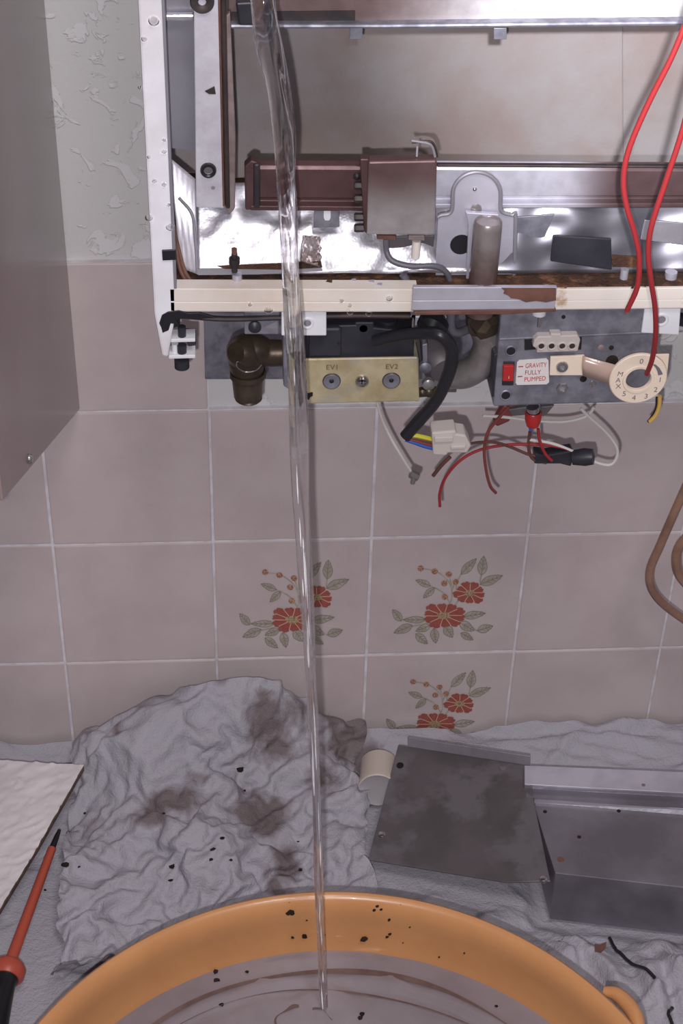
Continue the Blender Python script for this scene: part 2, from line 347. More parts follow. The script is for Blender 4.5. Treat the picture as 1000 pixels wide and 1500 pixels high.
fp = flower_print().build('flower_print', ['petal','petal_line','leaf_print','leaf_line','flower_eye','berry'], tiles[(2,2)])
for k in ((1,2), (2,3)): link('flower_print', fp.data, tiles[k])

# ------------------------------------------------------------------ worktop
tag(MB().box((-.9, -.82, -.04), (1.3, -.0045, 0)).build('worktop', 'worktop', None, .003), 'grey laminate kitchen worktop hidden beneath the dust cloths', 'worktop')

# ------------------------------------------------------------------ cabinet on the wall
xc = at(117, 600, -.002)[0]
def atx(x, y, X): d = ray(x, y); return CAM + d*(X-CAM[0])/d[0]
pb = at(117, 600, -.003); pf = atx(5, 733, xc)
cab = empty('wall_cabinet', (xc-.15, -.17, pb[2])); tag(cab, 'brown laminate wall cabinet with slanted lower edge beside boiler', 'cabinet')
side = MB().prism([(xc, -.003, pb[2]), (xc, pf[1], pf[2]), (xc, pf[1], 1.15), (xc, -.003, 1.15)], (-.016, 0, 0)).build('side_panel', 'cabinet', cab, .0006)
MB().box((xc-.40, -.012, pb[2]+.01), (xc-.0165, -.004, 1.14)).build('back_panel', 'cabinet', cab)
MB().prism([(xc-.0165, -.02, pb[2]+.02), (xc-.0165, pf[1]+.004, pf[2]+.008), (xc-.0165, pf[1]+.004, pf[2]+.022), (xc-.0165, -.02, pb[2]+.034)], (-.40, 0, 0)).build('bottom_panel', 'cabinet', cab)
MB().box((xc-.40, pf[1]-.019, pf[2]+.001), (xc-.001, pf[1]-.0006, 1.15)).build('door', ['cabinet_edge'], cab, .001)
mbx = atx(43, 672, xc)
MB().lathe((xc, mbx[1], mbx[2]), (1,0,0), [(.0001,.0016),(.002,.0016),(.0028,.0004),(.0028,-.001)], 14).build('screw_cap', 'screw', cab)

# ------------------------------------------------------------------ the boiler (casing off)
YL = -.15
boiler = empty('boiler', (.3, -.08, .47)); tag(boiler, 'wall boiler with casing removed, rusty burner bay and dangling wires', 'boiler')
P = boiler
zl_ = at(500,424,YL)[2]-.002; xr0 = at(214, 240, YL)[0]; xr1 = at(253, 300, YL)[0]
a0 = at(226, 460, YL); a1 = at(234, 522, YL); a2 = at(246, 524, YL); a3 = at(246, 455, YL)
rail = MB().prism([(xr0, YL, .95), (xr0, YL, a0[2]), (xr0+.003, YL, a1[2]), (a2[0], YL, a2[2]), (a3[0]+.0045, YL, a3[2]), (xr1, YL, at(262,422,YL)[2]), (xr1, YL, .95)], (0, .012, 0)).build('side_rail', 'white_paint', P, .0012)
MB().box((xr1-.0012, YL-.0008, at(262,422,YL)[2]), (xr1+.0002, YL+.008, .95)).build('rail_return', 'inner_steel', rail, .0003)
MB().box((xr0+.001, YL+.012, a0[2]+.01), (xr0+.0035, -.004, .95)).build('side_panel', 'inner_steel', P)
MB().box((.50, YL, .47), (.512, -.004, .95)).build('side_panel', 'white_paint', P, .001)
MB().box((xr0+.004, -.0085, zl_), (.5, -.0045, .95)).build('back_panel', 'board_backing', P)
MB().px([(237,367),(257,366),(258,381),(238,382)], YL-.0012, .0012).build('rubber_pad', 'black_rubber', P, .0003)
# inside left corner sheet
MB().prism([at(236,-40,-.11), at(300,-40,-.11), at(300,222,-.11), at(243,216,-.11)], (0,.002,0)).build('corner_sheet', 'inner_steel', P)
MB().prism([at(241,17,-.1115), at(285,17,-.1115), at(285,27,-.1115), at(241,27,-.1115)], (0,-.004,0)).build('corner_fold', 'bright_alu', P, .001)
# insulation board behind the bay
MB().px([(326,36),(912,20),(913,262),(326,262)], -.02, .010).build('insulation_board', 'board_backing', P, .0008)
# floor of the burner bay and front lip
zl = at(500,424,YL)[2]
MB().box((xr0+.004, YL+.002, zl-.0035), (.5, -.012, zl-.001)).build('bay_floor', 'rust_floor', P)
def ext(A, B): return B if B[0] < .43 else A+(B-A)*(.499-A[0])/(B[0]-A[0])      # carry a part on to the boiler's far side
def lip(x0, x1, y0, y1, ya, yb, Y, t, name, m):
    # folded front strip: upper face, shallow crease, lower rolled face
    A, B = at(x0, ya, Y), at(x1, yb, Y); C, D = at(x0, y0, Y), at(x1, y1, Y); B, D = ext(A, B), ext(C, D)
    prof = lambda top, bot: [(Y, top), (Y, top-(top-bot)*.50), (Y+.00025, top-(top-bot)*.53), (Y, top-(top-bot)*.56), (Y, bot+.0012), (Y+.0012, bot), (Y+t, bot), (Y+t, top)]
    pl = prof(A[2], C[2]); pr = prof(B[2], D[2]); n = len(pl)
    vs = [(A[0], y, z) for y, z in pl] + [(B[0], y, z) for y, z in pr]
    fs = [(i, (i+1) % n, n+(i+1) % n, n+i) for i in range(n)] + [tuple(range(n))[::-1], tuple(range(n, 2*n))]
    return MB().add(vs, fs).build(name, m, P, .0004)
lip(248, 612, 459, 459, 423, 424, YL, .010, 'front_lip', 'cream_paint')
lip(810, 1150, 456, 452, 424, 420, YL, .010, 'front_lip', 'cream_paint')
jl = lip(605, 816, 457, 455, 421, 421, YL-.0032, .003, 'joining_plate', 'steel')
MB().px([(734,422),(814,422),(814,440),(800,443),(785,441),(770,443),(758,438),(748,437),(744,433),(737,430),(739,426)], YL-.0036, .0004).build('rust_patch', 'rust', jl)
MB().px([(606,457),(814,452),(814,457),(740,461),(606,462)], YL-.0034, .004).build('rust_edge', 'rust', jl, .0005)
MB().tube([at(260,462,YL+.008), at(330,467,YL+.006), at(410,465,YL+.008), at(520,462,YL+.008), at(600,463,YL+.008)], .0016, 8).build('lip_seal', 'dark_edge', P)
# upright bracket at the left with rolled rusty edge
Yb = -.128
br = MB().px([(282,-120),(318,-120),(328,305),(287,304)], Yb, .0016).build('upright_bracket', 'bracket_alu', P, .0005)
MB().px([(316,-120),(320,-120),(329,303),(326,303)], Yb-.0004, .006).build('rusty_edge', 'rust', br, .0005)
MB().px([(319,-120),(329,-120),(337,308),(329,305)], Yb+.001, .010).build('dark_fold', 'dark_edge', br, .0012)
MB().px([(329,24),(337,18),(345,200),(344,306),(336,316),(331,308)], Yb+.004, .004).build('copper_strip', 'copper_strip', br, .0008)
def ring(c, ro, ri, Y, h, name, m, par, n=24):
    C = at(c[0], c[1], Y); k = at(c[0]+1, c[1], Y)[0]-C[0]
    return MB().lathe(C, (0,-1,0), [(ri*k, -.0006), (ri*k, h*.7), ((ri*.6+ro*.4)*k, h), (ro*.9*k, h), (ro*k, h*.4), (ro*k, -.0006)], n).build(name, m, par)
def disc(c, r, Y, h, name, m, par, dome=0, n=20):
    C = at(c[0], c[1], Y); k = at(c[0]+1, c[1], Y)[0]-C[0]
    return MB().lathe(C, (0,-1,0), [(.00001, h+dome), (r*.5*k, h+dome*.75), (r*.85*k, h+dome*.25), (r*k, h), (r*k, -.0004)], n).build(name, m, par)
ring((305,249), 12, 6.5, Yb, .0018, 'grommet', 'black_rubber', br)
disc((305,248), 6.5, Yb, .0003, 'stud', 'screw', br)
disc((312,275), 3, Yb, .0002, 'hole', 'inner_steel', br)
ring((296,2), 18, 6, Yb, .002, 'grommet', 'dark_edge', br)
MB().px([(300,134),(314,127),(316,138),(306,138)], Yb-.0008, .0008).build('loose_tab', 'dark_edge', br)

# heat shield: wrinkled bright sheet leaning back behind the burner bar
def sheet(corners, nu, nv, amp, seed, name, m, par, dents=()):
    r_ = np.random.default_rng(seed); A, B, C, D = [np.array(c) for c in corners]       # bottom-left, bottom-right, top-right, top-left
    nrm = np.cross(B-A, D-A); nrm /= np.linalg.norm(nrm); U, V = np.meshgrid(np.linspace(0,1,nu), np.linspace(0,1,nv))
    H = np.zeros_like(U)
    for k in range(10):
        f = r_.uniform(2, 14); g = r_.uniform(.5, 4); H += np.sin(2*math.pi*(U*f+V*g*r_.choice([-1,1]))+r_.uniform(0, 6))/(f*.6+1)
    H *= amp
    for (u0, v0, ru, rv, d) in dents: H += d*np.exp(-((U-u0)/ru)**2-((V-v0)/rv)**2)
    Q = (A*(1-U[...,None])+B*U[...,None])*(1-V[...,None])+(D*(1-U[...,None])+C*U[...,None])*V[...,None]+nrm*H[...,None]
    vs = Q.reshape(-1,3); fs = [(j*nu+i, j*nu+i+1, (j+1)*nu+i+1, (j+1)*nu+i) for j in range(nv-1) for i in range(nu-1)]
    o = MB().add(vs, fs, 0, True).build(name, m, par); s = o.modifiers.new('thick', 'SOLIDIFY'); s.thickness = .0007; s.offset = -1; return o
shield = sheet([at(288,402,-.136), at(700,400,-.136), at(700,264,-.104), at(286,268,-.104)], 70, 24, .0006, 3, 'heat_shield', 'bright_alu', P, [(.55,.45,.10,.5,.003), (.80,.3,.06,.4,.003)])
sheet([at(690,401,-.1365), at(1370,395,-.1365), at(1370,259,-.118), at(690,264,-.118)], 110, 24, .0009, 5, 'shield_wing', 'dark_reflect_alu', shield, [(.21,.55,.06,.3,.005), (.40,.5,.05,.5,-.004), (.1,.3,.04,.4,.003)])  # right part of the shield, darker and steeper to stand for dark reflections
sheet([at(262,392,-.130), at(290,402,-.1365), at(286,262,-.108), at(250,232,-.106)], 14, 24, .0002, 8, 'shield_flap', 'bracket_alu', shield)
MB().tube([at(262,290,-.118), at(280,312,-.124), at(285,340,-.128), at(289,400,-.137)], .0008, 8).build('shield_fold', 'inner_steel', shield)
MB().px([(290,394),(470,391),(473,397),(380,402),(290,403)], -.1385, .0006).build('shield_hem', 'inner_steel', shield)
MB().px([(318,390),(470,383),(472,392),(420,395),(330,394)], -.1388, .0006).build('rust_streak', 'rust_floor', shield)
MB().px([(460,305),(496,304),(497,333),(459,334)], -.128, .001).build('slotted_tab', 'galv', shield, .0003)
MB().px([(474,306),(484,306),(484,319),(482,323),(476,323),(474,319)], -.1283, .0004).build('slot', 'zinc_white', shield)
sheet([at(441,383,-.14), at(470,391,-.139), at(469,347,-.131), at(443,344,-.134)], 12, 12, .0012, 11, 'bent_tab', 'heat_steel', shield)
MB().px([(810,345),(895,350),(896,396),(806,383),(807,372)], -.142, .0015).build('dark_flap', 'black_plastic', shield, .0006)
MB().px([(757,318),(812,314),(792,360),(756,350)], -.131, .001).build('pale_tab', 'galv', shield, .0003)
MB().px([(944,322),(1040,330),(1040,365),(938,351)], -.1305, .001).build('pale_tab', 'bright_alu', shield, .0003)
MB().px([(895,374),(935,376),(935,392),(897,391)], -.1395, .001).build('dark_flap', 'rust_floor', shield, .0003)
def stud(x, y0, y1, r, Y, name, m, par=P):
    A = at(x, y0, Y); B = at(x, y1, Y); k = at(x+1, y0, Y)[0]-A[0]
    return MB().cyl((A[0], Y, B[2]), (A[0], Y, A[2]), r*k, None, 16).build(name, m, par, .0003)
stud(347,401,424,7.5,-.140,'spacer','steel'); stud(915,394,410,6,-.140,'spacer','steel'); stud(983,398,424,9,-.140,'spacer','steel')
bl = stud(343,372,398,4.5,-.1405,'shield_bolt','dark_edge'); stud(343,378,386,8,-.1405,'bolt_nut','dark_edge',bl); stud(343,364,372,4,-.1405,'bolt_tip','rust',bl)
for k, dx in enumerate((0, 6)): MB().tube([at(252+dx*.3,330,-.125), at(258+dx*.6,365,-.128), at(266+dx,400,-.136), at(284+dx,424,-.140)], .0010, 8).build('inner_cable', 'rust', P)
rng2 = random.Random(5)
for k in range(26):
    x = rng2.choice([rng2.uniform(480, 600), rng2.uniform(760, 990)]); y = rng2.uniform(402, 420); c = atz(x, y, zl); s = rng2.uniform(.0006, .0018)
    MB().prism([(c[0]-s, c[1], zl-.001), (c[0]+s*.8, c[1]-s*.7, zl-.001), (c[0]+s, c[1]+s, zl-.001), (c[0]-s*.4, c[1]+s*.9, zl-.001)], (s*.2, 0, s*.9)).build('rust_scale', 'rust_floor' if k % 5 else 'steel', P)

# burner bar
Ym = -.128
def bar(x0, x1, yt0, yt1, yb0, yb1, name, m, par, Y=Ym):
    A, B, C, D = at(x0,yt0,Y), at(x1,yt1,Y), at(x0,yb0,Y), at(x1,yb1,Y); B, D = ext(A, B), ext(C, D)
    def prof(t, b): h = t-b; return [(Y+.004, t), (Y+.0008, t-.0012), (Y, t-.003), (Y, b+h*.27), (Y+.0022, b+h*.22), (Y+.0022, b+h*.15), (Y-.002, b+h*.12), (Y-.002, b+.0006), (Y-.001, b), (Y+.005, b), (Y+.005, t)]
    pl, pr = prof(A[2], C[2]), prof(B[2], D[2]); n = len(pl)
    vs = [(A[0],)+q for q in pl]+[(B[0],)+q for q in pr]
    return MB().add(vs, [(i,(i+1)%n,n+(i+1)%n,n+i) for i in range(n)]+[tuple(range(n))[::-1],tuple(range(n,2*n))]).build(name, m, par, .0004)
bb = bar(366, 534, 240, 241, 307, 308, 'burner_bar', 'brown_steel', P)
bar(628, 1150, 241, 244.5, 304, 301.5, 'bar_section', 'bar_tint', bb)
MB().px([(358,244),(368,235),(378,238),(378,308),(359,308)], Ym-.0015, .007).build('end_cap', 'brown_steel', bb, .0008)
MB().px([(371,240),(381,240),(381,306),(371,306)], Ym-.0028, .003).build('end_band', 'dark_edge', bb, .0012)
disc((523,258), 6, Ym, .0006, 'rivet', 'dark_edge', bb, .0012)
MB().px([(640,241),(1400,246),(1400,249),(640,245)], Ym-.0008, .003).build('top_seam', 'dark_edge', bb, .0005)

# pilot box
Yp = -.138
pbx = MB().px([(539,237),(640,235),(637,345),(537,344)], Yp, .008).build('pilot_box', 'pilot_tint', P, .001)
MB().px([(527,233),(540,233),(540,345),(533,340)], Yp+.0015, .006).build('box_flange', 'brown_steel', pbx, .0006)
for y in (272, 291, 318, 334):
    c = at(527, y, Yp+.004); MB().lathe(c, (-1,0,0), [(.0001,.003),(.0018,.003),(.0022,.0022),(.0022,-.002)], 6).build('side_screw', 'dark_edge', pbx)
MB().tube([at(637,230,Yp+.004), at(633,216,Yp+.004), at(626,210,Yp+.004), at(602,206,Yp+.004)], .0007, 8).build('spring_clip', 'inner_steel', pbx)
MB().tube([at(640,230,Yp+.006), at(636,214,Yp+.006), at(628,207,Yp+.006), at(603,208.5,Yp+.006)], .0007, 8).build('spring_clip', 'dark_edge', pbx)
stud(611,214,229,1.6,Yp+.004,'clip_pin','steel',pbx)
MB().px([(552,345),(580,346),(580,352),(552,351)], Yp+.003, .012).build('tube_nut', 'rust', pbx, .0005)
MB().px([(598,345),(622,345),(622,353),(598,352)], Yp+.002, .010).build('electrode_nut', 'copper_strip', pbx, .0005)
stud(610,352,377,6.5,Yp+.006,'electrode','ceramic',pbx); stud(610,377,386,3,Yp+.006,'electrode_tip','screw',pbx)
MB().px([(567,347),(636,345),(630,420),(600,418),(567,401)], Yp+.010, .001).build('bracket_plate', 'dull_steel', P, .0004)
MB().tube([at(565,350,Yp+.004), at(566,368,Yp+.003), at(574,382,Yp), at(600,390,Yp-.002), at(636,390,Yp-.002), at(654,400,Yp-.002), at(662,424,Yp-.001)], .0016, 10, 0, 8).build('pilot_tube', 'wire_grey', P)
MB().tube([at(590,402,Yp), at(602,424,Yp)], .0022, 10).build('tube_stub', 'wire_grey', P)

# keyhole shaped mounting plate, venturi tube and its bracket
Yk = -.1345
arch = [(637,420),(641,318),(646,315),(657,313),(662,306)] + [(698+35*math.cos(math.radians(a)), 285-33*math.sin(math.radians(a))) for a in range(180,-1,-15)] + [(733,306),(738,312),(750,315),(755,320),(752,420)]
kp = MB().px(arch, Yk, .0014).build('keyhole_plate', 'steel', P, .0004)
MB().tube([at(x, y, Yk-.0004) for x, y in arch[1:]], .0011, 8, 0, 3).build('plate_edge', 'inner_steel', kp)
disc((675,358), 16, Yk, .0003, 'air_hole', 'black_rubber', kp); disc((695,277), 3, Yk, .0004, 'dimple', 'screw', kp, .0008)
disc((697,306), 8, Yk, .0006, 'dimple', 'pipe_steel', kp, .0006)
MB().px([(682,311),(731,314),(731,321),(698,321),(694,330),(691,421),(682,421),(686,330)], Yk-.004, .003).build('venturi_bracket', 'steel', kp, .0006)
v0, v1 = at(715,323,Yk-.010), at(705,428,Yk-.010)
MB().lathe(v0, v1-v0, [(.006,.001),(.0066,0),(.0072,.001),(.0074,.004),(.0074,.055)], 24).lathe(v0, v1-v0, [(.0001,.0012),(.006,.001)], 24).build('venturi_tube', 'venturi_tint', P)

# upper hood across the top of the bay
Yh = -.10
hood = MB().px([(334,-160),(1440,-160),(1440,26),(560,36),(334,38)], Yh, .012).build('upper_hood', 'hood_glare_tint', P, .0008)
MB().px([(334,36),(560,36),(1430,26),(1430,34),(560,43),(334,43)], Yh-.006, .008).build('hood_lip', 'galv', hood, .0012)
MB().px([(345,4),(382,2),(374,38),(350,38)], Yh-.008, .006).build('hood_clip', 'black_plastic', hood, .001)
MB().px([(334,18),(520,16),(520,36),(334,38)], Yh-.001, .002).build('hood_dark_band', 'dark_edge', hood)  # dark strip along the hood's lower left edge
for x in (512, 723): MB().px([(x,41),(x+19,41),(x+19,58),(x,58)], Yh+.001, .001).build('hanging_tab', 'galv', hood, .0003)

# under the bay: plate on the wall, tabs, foot of the rail
MB().px([(298,452),(720,440),(720,556),(300,556)], -.006, .008).build('wall_plate', 'galv', P, .0006)
def tab(pts, hole, Y, m, par=P, rr=7):
    o = MB().px(pts, Y, .002).build('fixing_tab', m, par, .0006); ring(hole, rr*1.35, rr*.8, Y, .0008, 'hole_rim', m, o); disc(hole, rr*.85, Y, .0002, 'hole', 'inner_steel', o); return o
tab([(412,455),(478,456),(478,492),(412,492)], (450,473), YL+.003, 'zinc_white'); tab([(944,452),(997,450),(994,491),(939,488)], (968,468), YL+.003, 'zinc_white', P, 8)
lt = MB().px([(357,456),(410,456),(408,490),(358,490)], YL+.008, .003).build('fixing_tab', 'galv', P, .0006)
disc((373,478), 9.5, YL+.008, .0015, 'screw_head', 'black_plastic', lt, .0015); MB().px([(386,480),(406,470),(406,482)], YL+.0075, .0006).build('slot', 'inner_steel', lt)
ft = MB().px([(247,462),(256,458),(262,462),(264,478),(254,482),(247,476)], YL+.004, .006).build('rail_foot', 'black_rubber', P, .001)
MB().px([(233,474),(237,462),(246,457),(262,455),(276,459),(292,458),(318,466),(300,467),(286,469),(270,466),(258,470),(262,476),(250,474),(247,484),(238,488),(236,480)], YL-.0006, .0016).build('torn_seal', 'black_rubber', ft, .0003)
for y in (497, 521): MB().px([(247,y),(286,y-1),(286,y+4),(247,y+5)], YL+.003, .010).build('foot_plate', 'zinc_white', ft, .0004)
for y0, y1, r in ((478,498,6), (505,521,7), (526,538,11)): stud(266,y0,y1,r,YL+.006,'foot_bolt','black_plastic',ft)
stud(256,503,516,5,YL+.007,'foot_bolt','zinc_white',ft)
MB().px([(268,484),(287,487),(287,506),(276,508)], YL+.012, .003).build('foot_plate', 'black_plastic', ft, .0004)

# elbow fitting
Ye = -.115
e0 = MB().tube([at(416,517,Ye), at(392,517,Ye), at(372,513,Ye), at(361,524,Ye), at(362,545,Ye), at(363,580,Ye)], [.0075,.0078,.0098,.0105,.0092,.008], 22, 0, 8).build('elbow_fitting', 'bronze', P)
c = at(362,516,Ye); MB().lathe(c, (-.55,-.6,.35), [(.0001,.011),(.006,.0105),(.0095,.007),(.011,.001),(.0112,-.004)], 22).build('elbow_boss', 'bronze', e0)
A, B = at(363,552,Ye), at(364,583,Ye); pr = []
for i in range(9): h = i/8*np.linalg.norm(B-A); pr += [(.0078, h), (.0072, h+.0007)]
MB().lathe(A, B-A, [(.0100,-.004),(.0104,-.001),(.0086,.0005)]+pr+[(.006, h+.001),(.0058, h-.006)], 24).build('elbow_thread', 'bronze', e0)
MB().tube([at(353,531,Ye-.011), at(347,530,Ye-.012), at(348,538,Ye-.012), at(360,545,Ye-.012), at(375,542,Ye-.012), at(383,534,Ye-.011)], .0004, 6).build('tie_wire', 'screw', e0)

# gas valve
Yv = -.142
gv = MB().px([(446,478),(520,476),(520,472),(548,472),(548,480),(606,486),(606,528),(446,528)], Yv+.003, .05).build('gas_valve', 'black_plastic', P, .0015)
plt = MB().px([(443,526),(612,523),(614,588),(445,592)], Yv-.001, .0016).build('cover_plate', 'gold_zinc', gv, .0008)
MB().px([(606,526),(613,524),(614,588),(608,589)], Yv, .045).build('plate_side', 'gold_zinc', gv, .0006)
text('plate_print', [('EV1', 486, 538, 7, Yv-.0014, 0), ('EV2', 574, 537, 7, Yv-.0014, 0)], 'print_dark', gv)
for x, y in ((485.5,558),(573,557)):
    C_ = at(x, y, Yv-.001); k = at(x+1, y, Yv-.001)[0]-C_[0]
    MB().lathe(C_, (0,-1,0), [(.0001,-.0008),(3.2*k,-.0008),(3.6*k,.0004),(11.5*k,.0012),(12.8*k,.0006),(13*k,-.0005)], 28).build('coil_cap', 'grey_cap', gv)
    ring((x,y), 13.4, 12.6, Yv-.001, .0008, 'cap_edge', 'black_rubber', gv)
    disc((x,y), 3.4, Yv-.0012, .0004, 'cap_pin', 'black_rubber', gv, .0004)
sc_ = disc((530,558), 10, Yv-.001, .001, 'plate_screw', 'screw', gv, .0028)
for a in (0, 90):
    C_ = at(530,558,Yv-.0048); MB().box((C_[0]-(.0021 if a else .0004), C_[1]-.00015, C_[2]-(.0004 if a else .0021)), (C_[0]+(.0021 if a else .0004), C_[1]+.0006, C_[2]+(.0004 if a else .0021))).build('screw_slot', 'black_rubber', gv)
MB().px([(448,577),(458,575),(458,580),(454,582),(452,586),(447,583)], Yv-.0015, .0006).build('black_chip', 'soot', gv)
MB().px([(414,492),(424,492),(426,560),(442,566),(441,576),(428,574),(415,566)], Yv+.006, .03).build('end_flange', 'galv', gv, .0008)
MB().px([(424,490),(448,488),(448,526),(427,528)], Yv+.009, .03).build('valve_body', 'steel', gv, .001)
stud(432,500,522,3,Yv+.006,'flange_stud','screw',gv)
MB().px([(452,481),(500,480),(500,524),(452,524)], Yv+.001, .01).build('coil_face', 'black_plastic', gv, .0015)
disc((496,503), 2.5, Yv+.001, .0002, 'coil_pin', 'soot', gv)
MB().cyl(at(568,466,Yv+.012), at(568,494,Yv+.012), .0052, None, 20).build('coil_top', 'black_plastic', gv, .0005)
MB().lathe(at(568,468,Yv+.012), (0,0,1), [(.0001,.0006),(.0044,.0006),(.0050,-.001),(.0054,-.006)], 20).build('coil_ring', 'pipe_steel', gv)
MB().px([(500,470),(552,466),(552,478),(500,480)], Yv+.015, .02).build('valve_body', 'galv', gv, .001)
MB().px([(582,462),(660,464),(640,492),(582,484)], Yv+.020, .02).build('valve_body', 'steel', gv, .001)
disc((532,480), 6, Yv+.004, .001, 'brass_screw', 'copper_strip', gv)
stud(605,464,482,3,Yv+.006,'hanger_screw','screw',gv)
MB().px([(618,505),(626,503),(626,548),(620,548)], Yv+.006, .02).build('regulator_side', 'galv', gv, .0006)
for x, y, r, m_ in ((622,535,9,'galv'),(627,560,9,'pipe_steel'),(628,572,7,'bronze'),(618,572,6,'bronze')): disc((x,y), r, Yv+.008, .003, 'regulator_screw', m_, gv, .0012)
MB().tube([at(612,575,Yv+.010), at(640,573,Yv+.010)], .0028, 12).build('regulator_stem', 'bronze', gv)
c = at(640,525,Yv+.020); MB().lathe(c, (.3,-.9,-.2), [(.0001,.010),(.008,.010),(.0105,.006),(.011,-.010)], 24).build('regulator_cap', 'dull_steel', gv)
MB().px([(662,550),(672,552),(668,575),(652,575),(652,570),(662,569)], Yv+.028, .002).build('earth_bracket', 'dull_steel', gv, .0004)
# pipe and union on the right of the valve
MB().tube([at(704,470,-.13), at(714,500,-.13), at(705,530,-.128), at(686,546,-.124), at(664,548,-.118), at(640,535,-.11)], .0082, 20, 0, 8).build('gas_pipe', 'pipe_steel', P)
c = at(707,476,-.13); MB().lathe(c+np.array([0,0,.009]), (.1,-.12,-1), [(.0085,0),(.0112,.001),(.0112,.009),(.0095,.012)], 6).build('pipe_union', 'bronze', P)
c = at(715,478,-.14); MB().lathe(c, (.5,-.8,-.2), [(.0001,.004),(.005,.004),(.0085,.001),(.0085,-.006)], 6).build('union_nut', 'bronze', P)
MB().tube([at(661,452,-.138), at(661,480,-.138), at(672,487,-.136), at(690,480,-.13)], .0026, 10).build('pilot_tube', 'wire_grey', P)
MB().tube([at(616,478,-.139), at(626,470,-.14), at(636,472,-.141), at(644,480,-.14), at(640,490,-.138)], [.003,.005,.006,.005,.003], 8).build('rubber_grommet', 'black_rubber', P)
# black cable to white plug
Yc = -.158
MB().tube([at(548,500,Yv), at(580,492,Yv-.004), at(618,488,Yv-.010), at(644,491,Yc), at(660,508,Yc), at(661,530,Yc), at(652,560,Yc), at(636,590,Yc), at(612,618,Yc), at(593,640,Yc)], [.0034,.0034,.0034,.0034,.0035,.0035,.0035,.0035,.0035,.0034], 16, 0, 8).build('valve_cable', 'black_rubber', P)
for dy, dz, m_ in ((-4,-3,'wire_green'), (0,0,'wire_brown'), (4,2,'wire_maroon'), (8,4,'wire_blue')):
    MB().tube([at(594,640+dy*.4,Yc), at(606,641+dy*.8,Yc-.001), at(622,645+dy,Yc-.001), at(638,649+dy,Yc)], .0014, 8).build('cable_core', m_, P)
pl = MB().px([(632,634),(668,631),(668,636),(682,638),(690,654),(684,664),(656,664),(654,668),(634,667)], Yc-.004, .012).build('white_plug', 'nylon', P, .0012)
MB().px([(636,641),(664,640),(664,648),(636,649)], Yc-.0055, .002).build('plug_rib', 'nylon', pl, .0006)
MB().px([(660,654),(682,653),(682,658),(660,659)], Yc-.0055, .002).build('plug_rib', 'nylon', pl, .0006)
# thin earth lead with a ring end
el = MB().tube([at(552,588,-.12), at(560,615,-.12), at(574,645,-.12), at(592,675,-.12), at(604,694,-.12)], .0009, 8, 0, 8).build('thin_lead', 'wire_white', P)
MB().cyl(at(601,694,-.122), at(612,699,-.122), .0026, None, 6).cyl(at(606,697,-.123), at(604,708,-.123), .0015, None, 10).build('lead_nut', 'pipe_steel', el)

# control box
Yx = -.146
cb = MB().px([(735,440),(960,436),(958,520),(937,589),(722,596),(728,520)], Yx, .055).build('control_box', 'galv', P, .0012)
MB().px([(731,496),(1000,484),(1000,487),(731,499)], Yx-.0006, .0008).build('box_crease', 'galv', cb, .0004)
MB().px([(722,520),(730,516),(727,580),(720,583)], Yx+.001, .03).build('side_plug', 'black_plastic', cb, .0008)
for xy in ((748,514),(740.5,579)): ring(xy, 9, 6.5, Yx, .0005, 'hole_rim', 'galv', cb); disc(xy, 8, Yx, .0003, 'box_hole', 'black_rubber', cb)
sw = MB().px([(737,530),(754,530),(752,565),(735,565)], Yx-.0006, .002).build('selector_switch', 'black_plastic', cb, .0004)
MB().px([(737,536),(753,536),(752,559),(736,559)], Yx-.0026, .003).build('switch_rocker', 'rocker_red', cb, .0006)
text('switch_mark', [('I', 745, 553, 4, Yx-.00275, 0)], 'label', cb)
MB().px([(760,528),(800,525),(803,528),(804,560),(800,563),(757,564),(755,561),(757,531)], Yx-.0004, .0004).build('switch_label', 'label', cb)
text('label_print', [('GRAVITY', 785, 535, 6.6, Yx-.0006, 3, 31), ('FULLY', 780.5, 545.5, 6.4, Yx-.0006, 2, 23), ('PUMPED', 783.5, 555, 6.4, Yx-.0006, 3, 31), ('–', 762.5, 537, 1.5, Yx-.0006, 2, 7), ('–', 761.5, 551.5, 1.5, Yx-.0006, 2, 7)], 'red_ink', cb)
so = MB().px([(782,499),(788,493),(806,493),(806,489),(822,489),(822,492),(846,491),(850,498),(846,515),(786,517),(786,511),(780,508)], Yx-.0045, .006).build('white_socket', 'nylon', cb, .0008)
MB().px([(768,497),(784,496),(784,512),(768,513)], Yx-.0004, .001).px([(846,494),(852,494),(851,512),(846,512)], Yx-.0004, .001).build('socket_cutout', 'black_rubber', cb)
for x in (792.5,807.5,823,837.5):
    ring((x,506.5), 6.5, 4.5, Yx-.0045, .0008, 'socket_pin_rim', 'nylon', cb); disc((x,506.5), 4.2, Yx-.0046, .0003, 'socket_pin', 'dark_edge', cb)
for xy, r, m_ in (((880,509),5,'copper_strip'),((895,509),3.5,'soot'),((825,464),3,'soot'),((854,555),5,'soot'),((868,562),5,'screw'),((896,528),9,'soot')): disc(xy, r, Yx, .0004, 'box_hole', m_, cb, .0004)
ring((823,568), 9, 5, Yx, .0012, 'hex_insert', 'screw', cb, 6); disc((823,568), 5, Yx, .0002, 'box_hole', 'inner_steel', cb)
ring((823,537), 9, 4, Yx-.0022, .0012, 'strip_screw', 'screw', cb); disc((823,537), 4.2, Yx-.0022, .0004, 'screw_socket', 'inner_steel', cb)
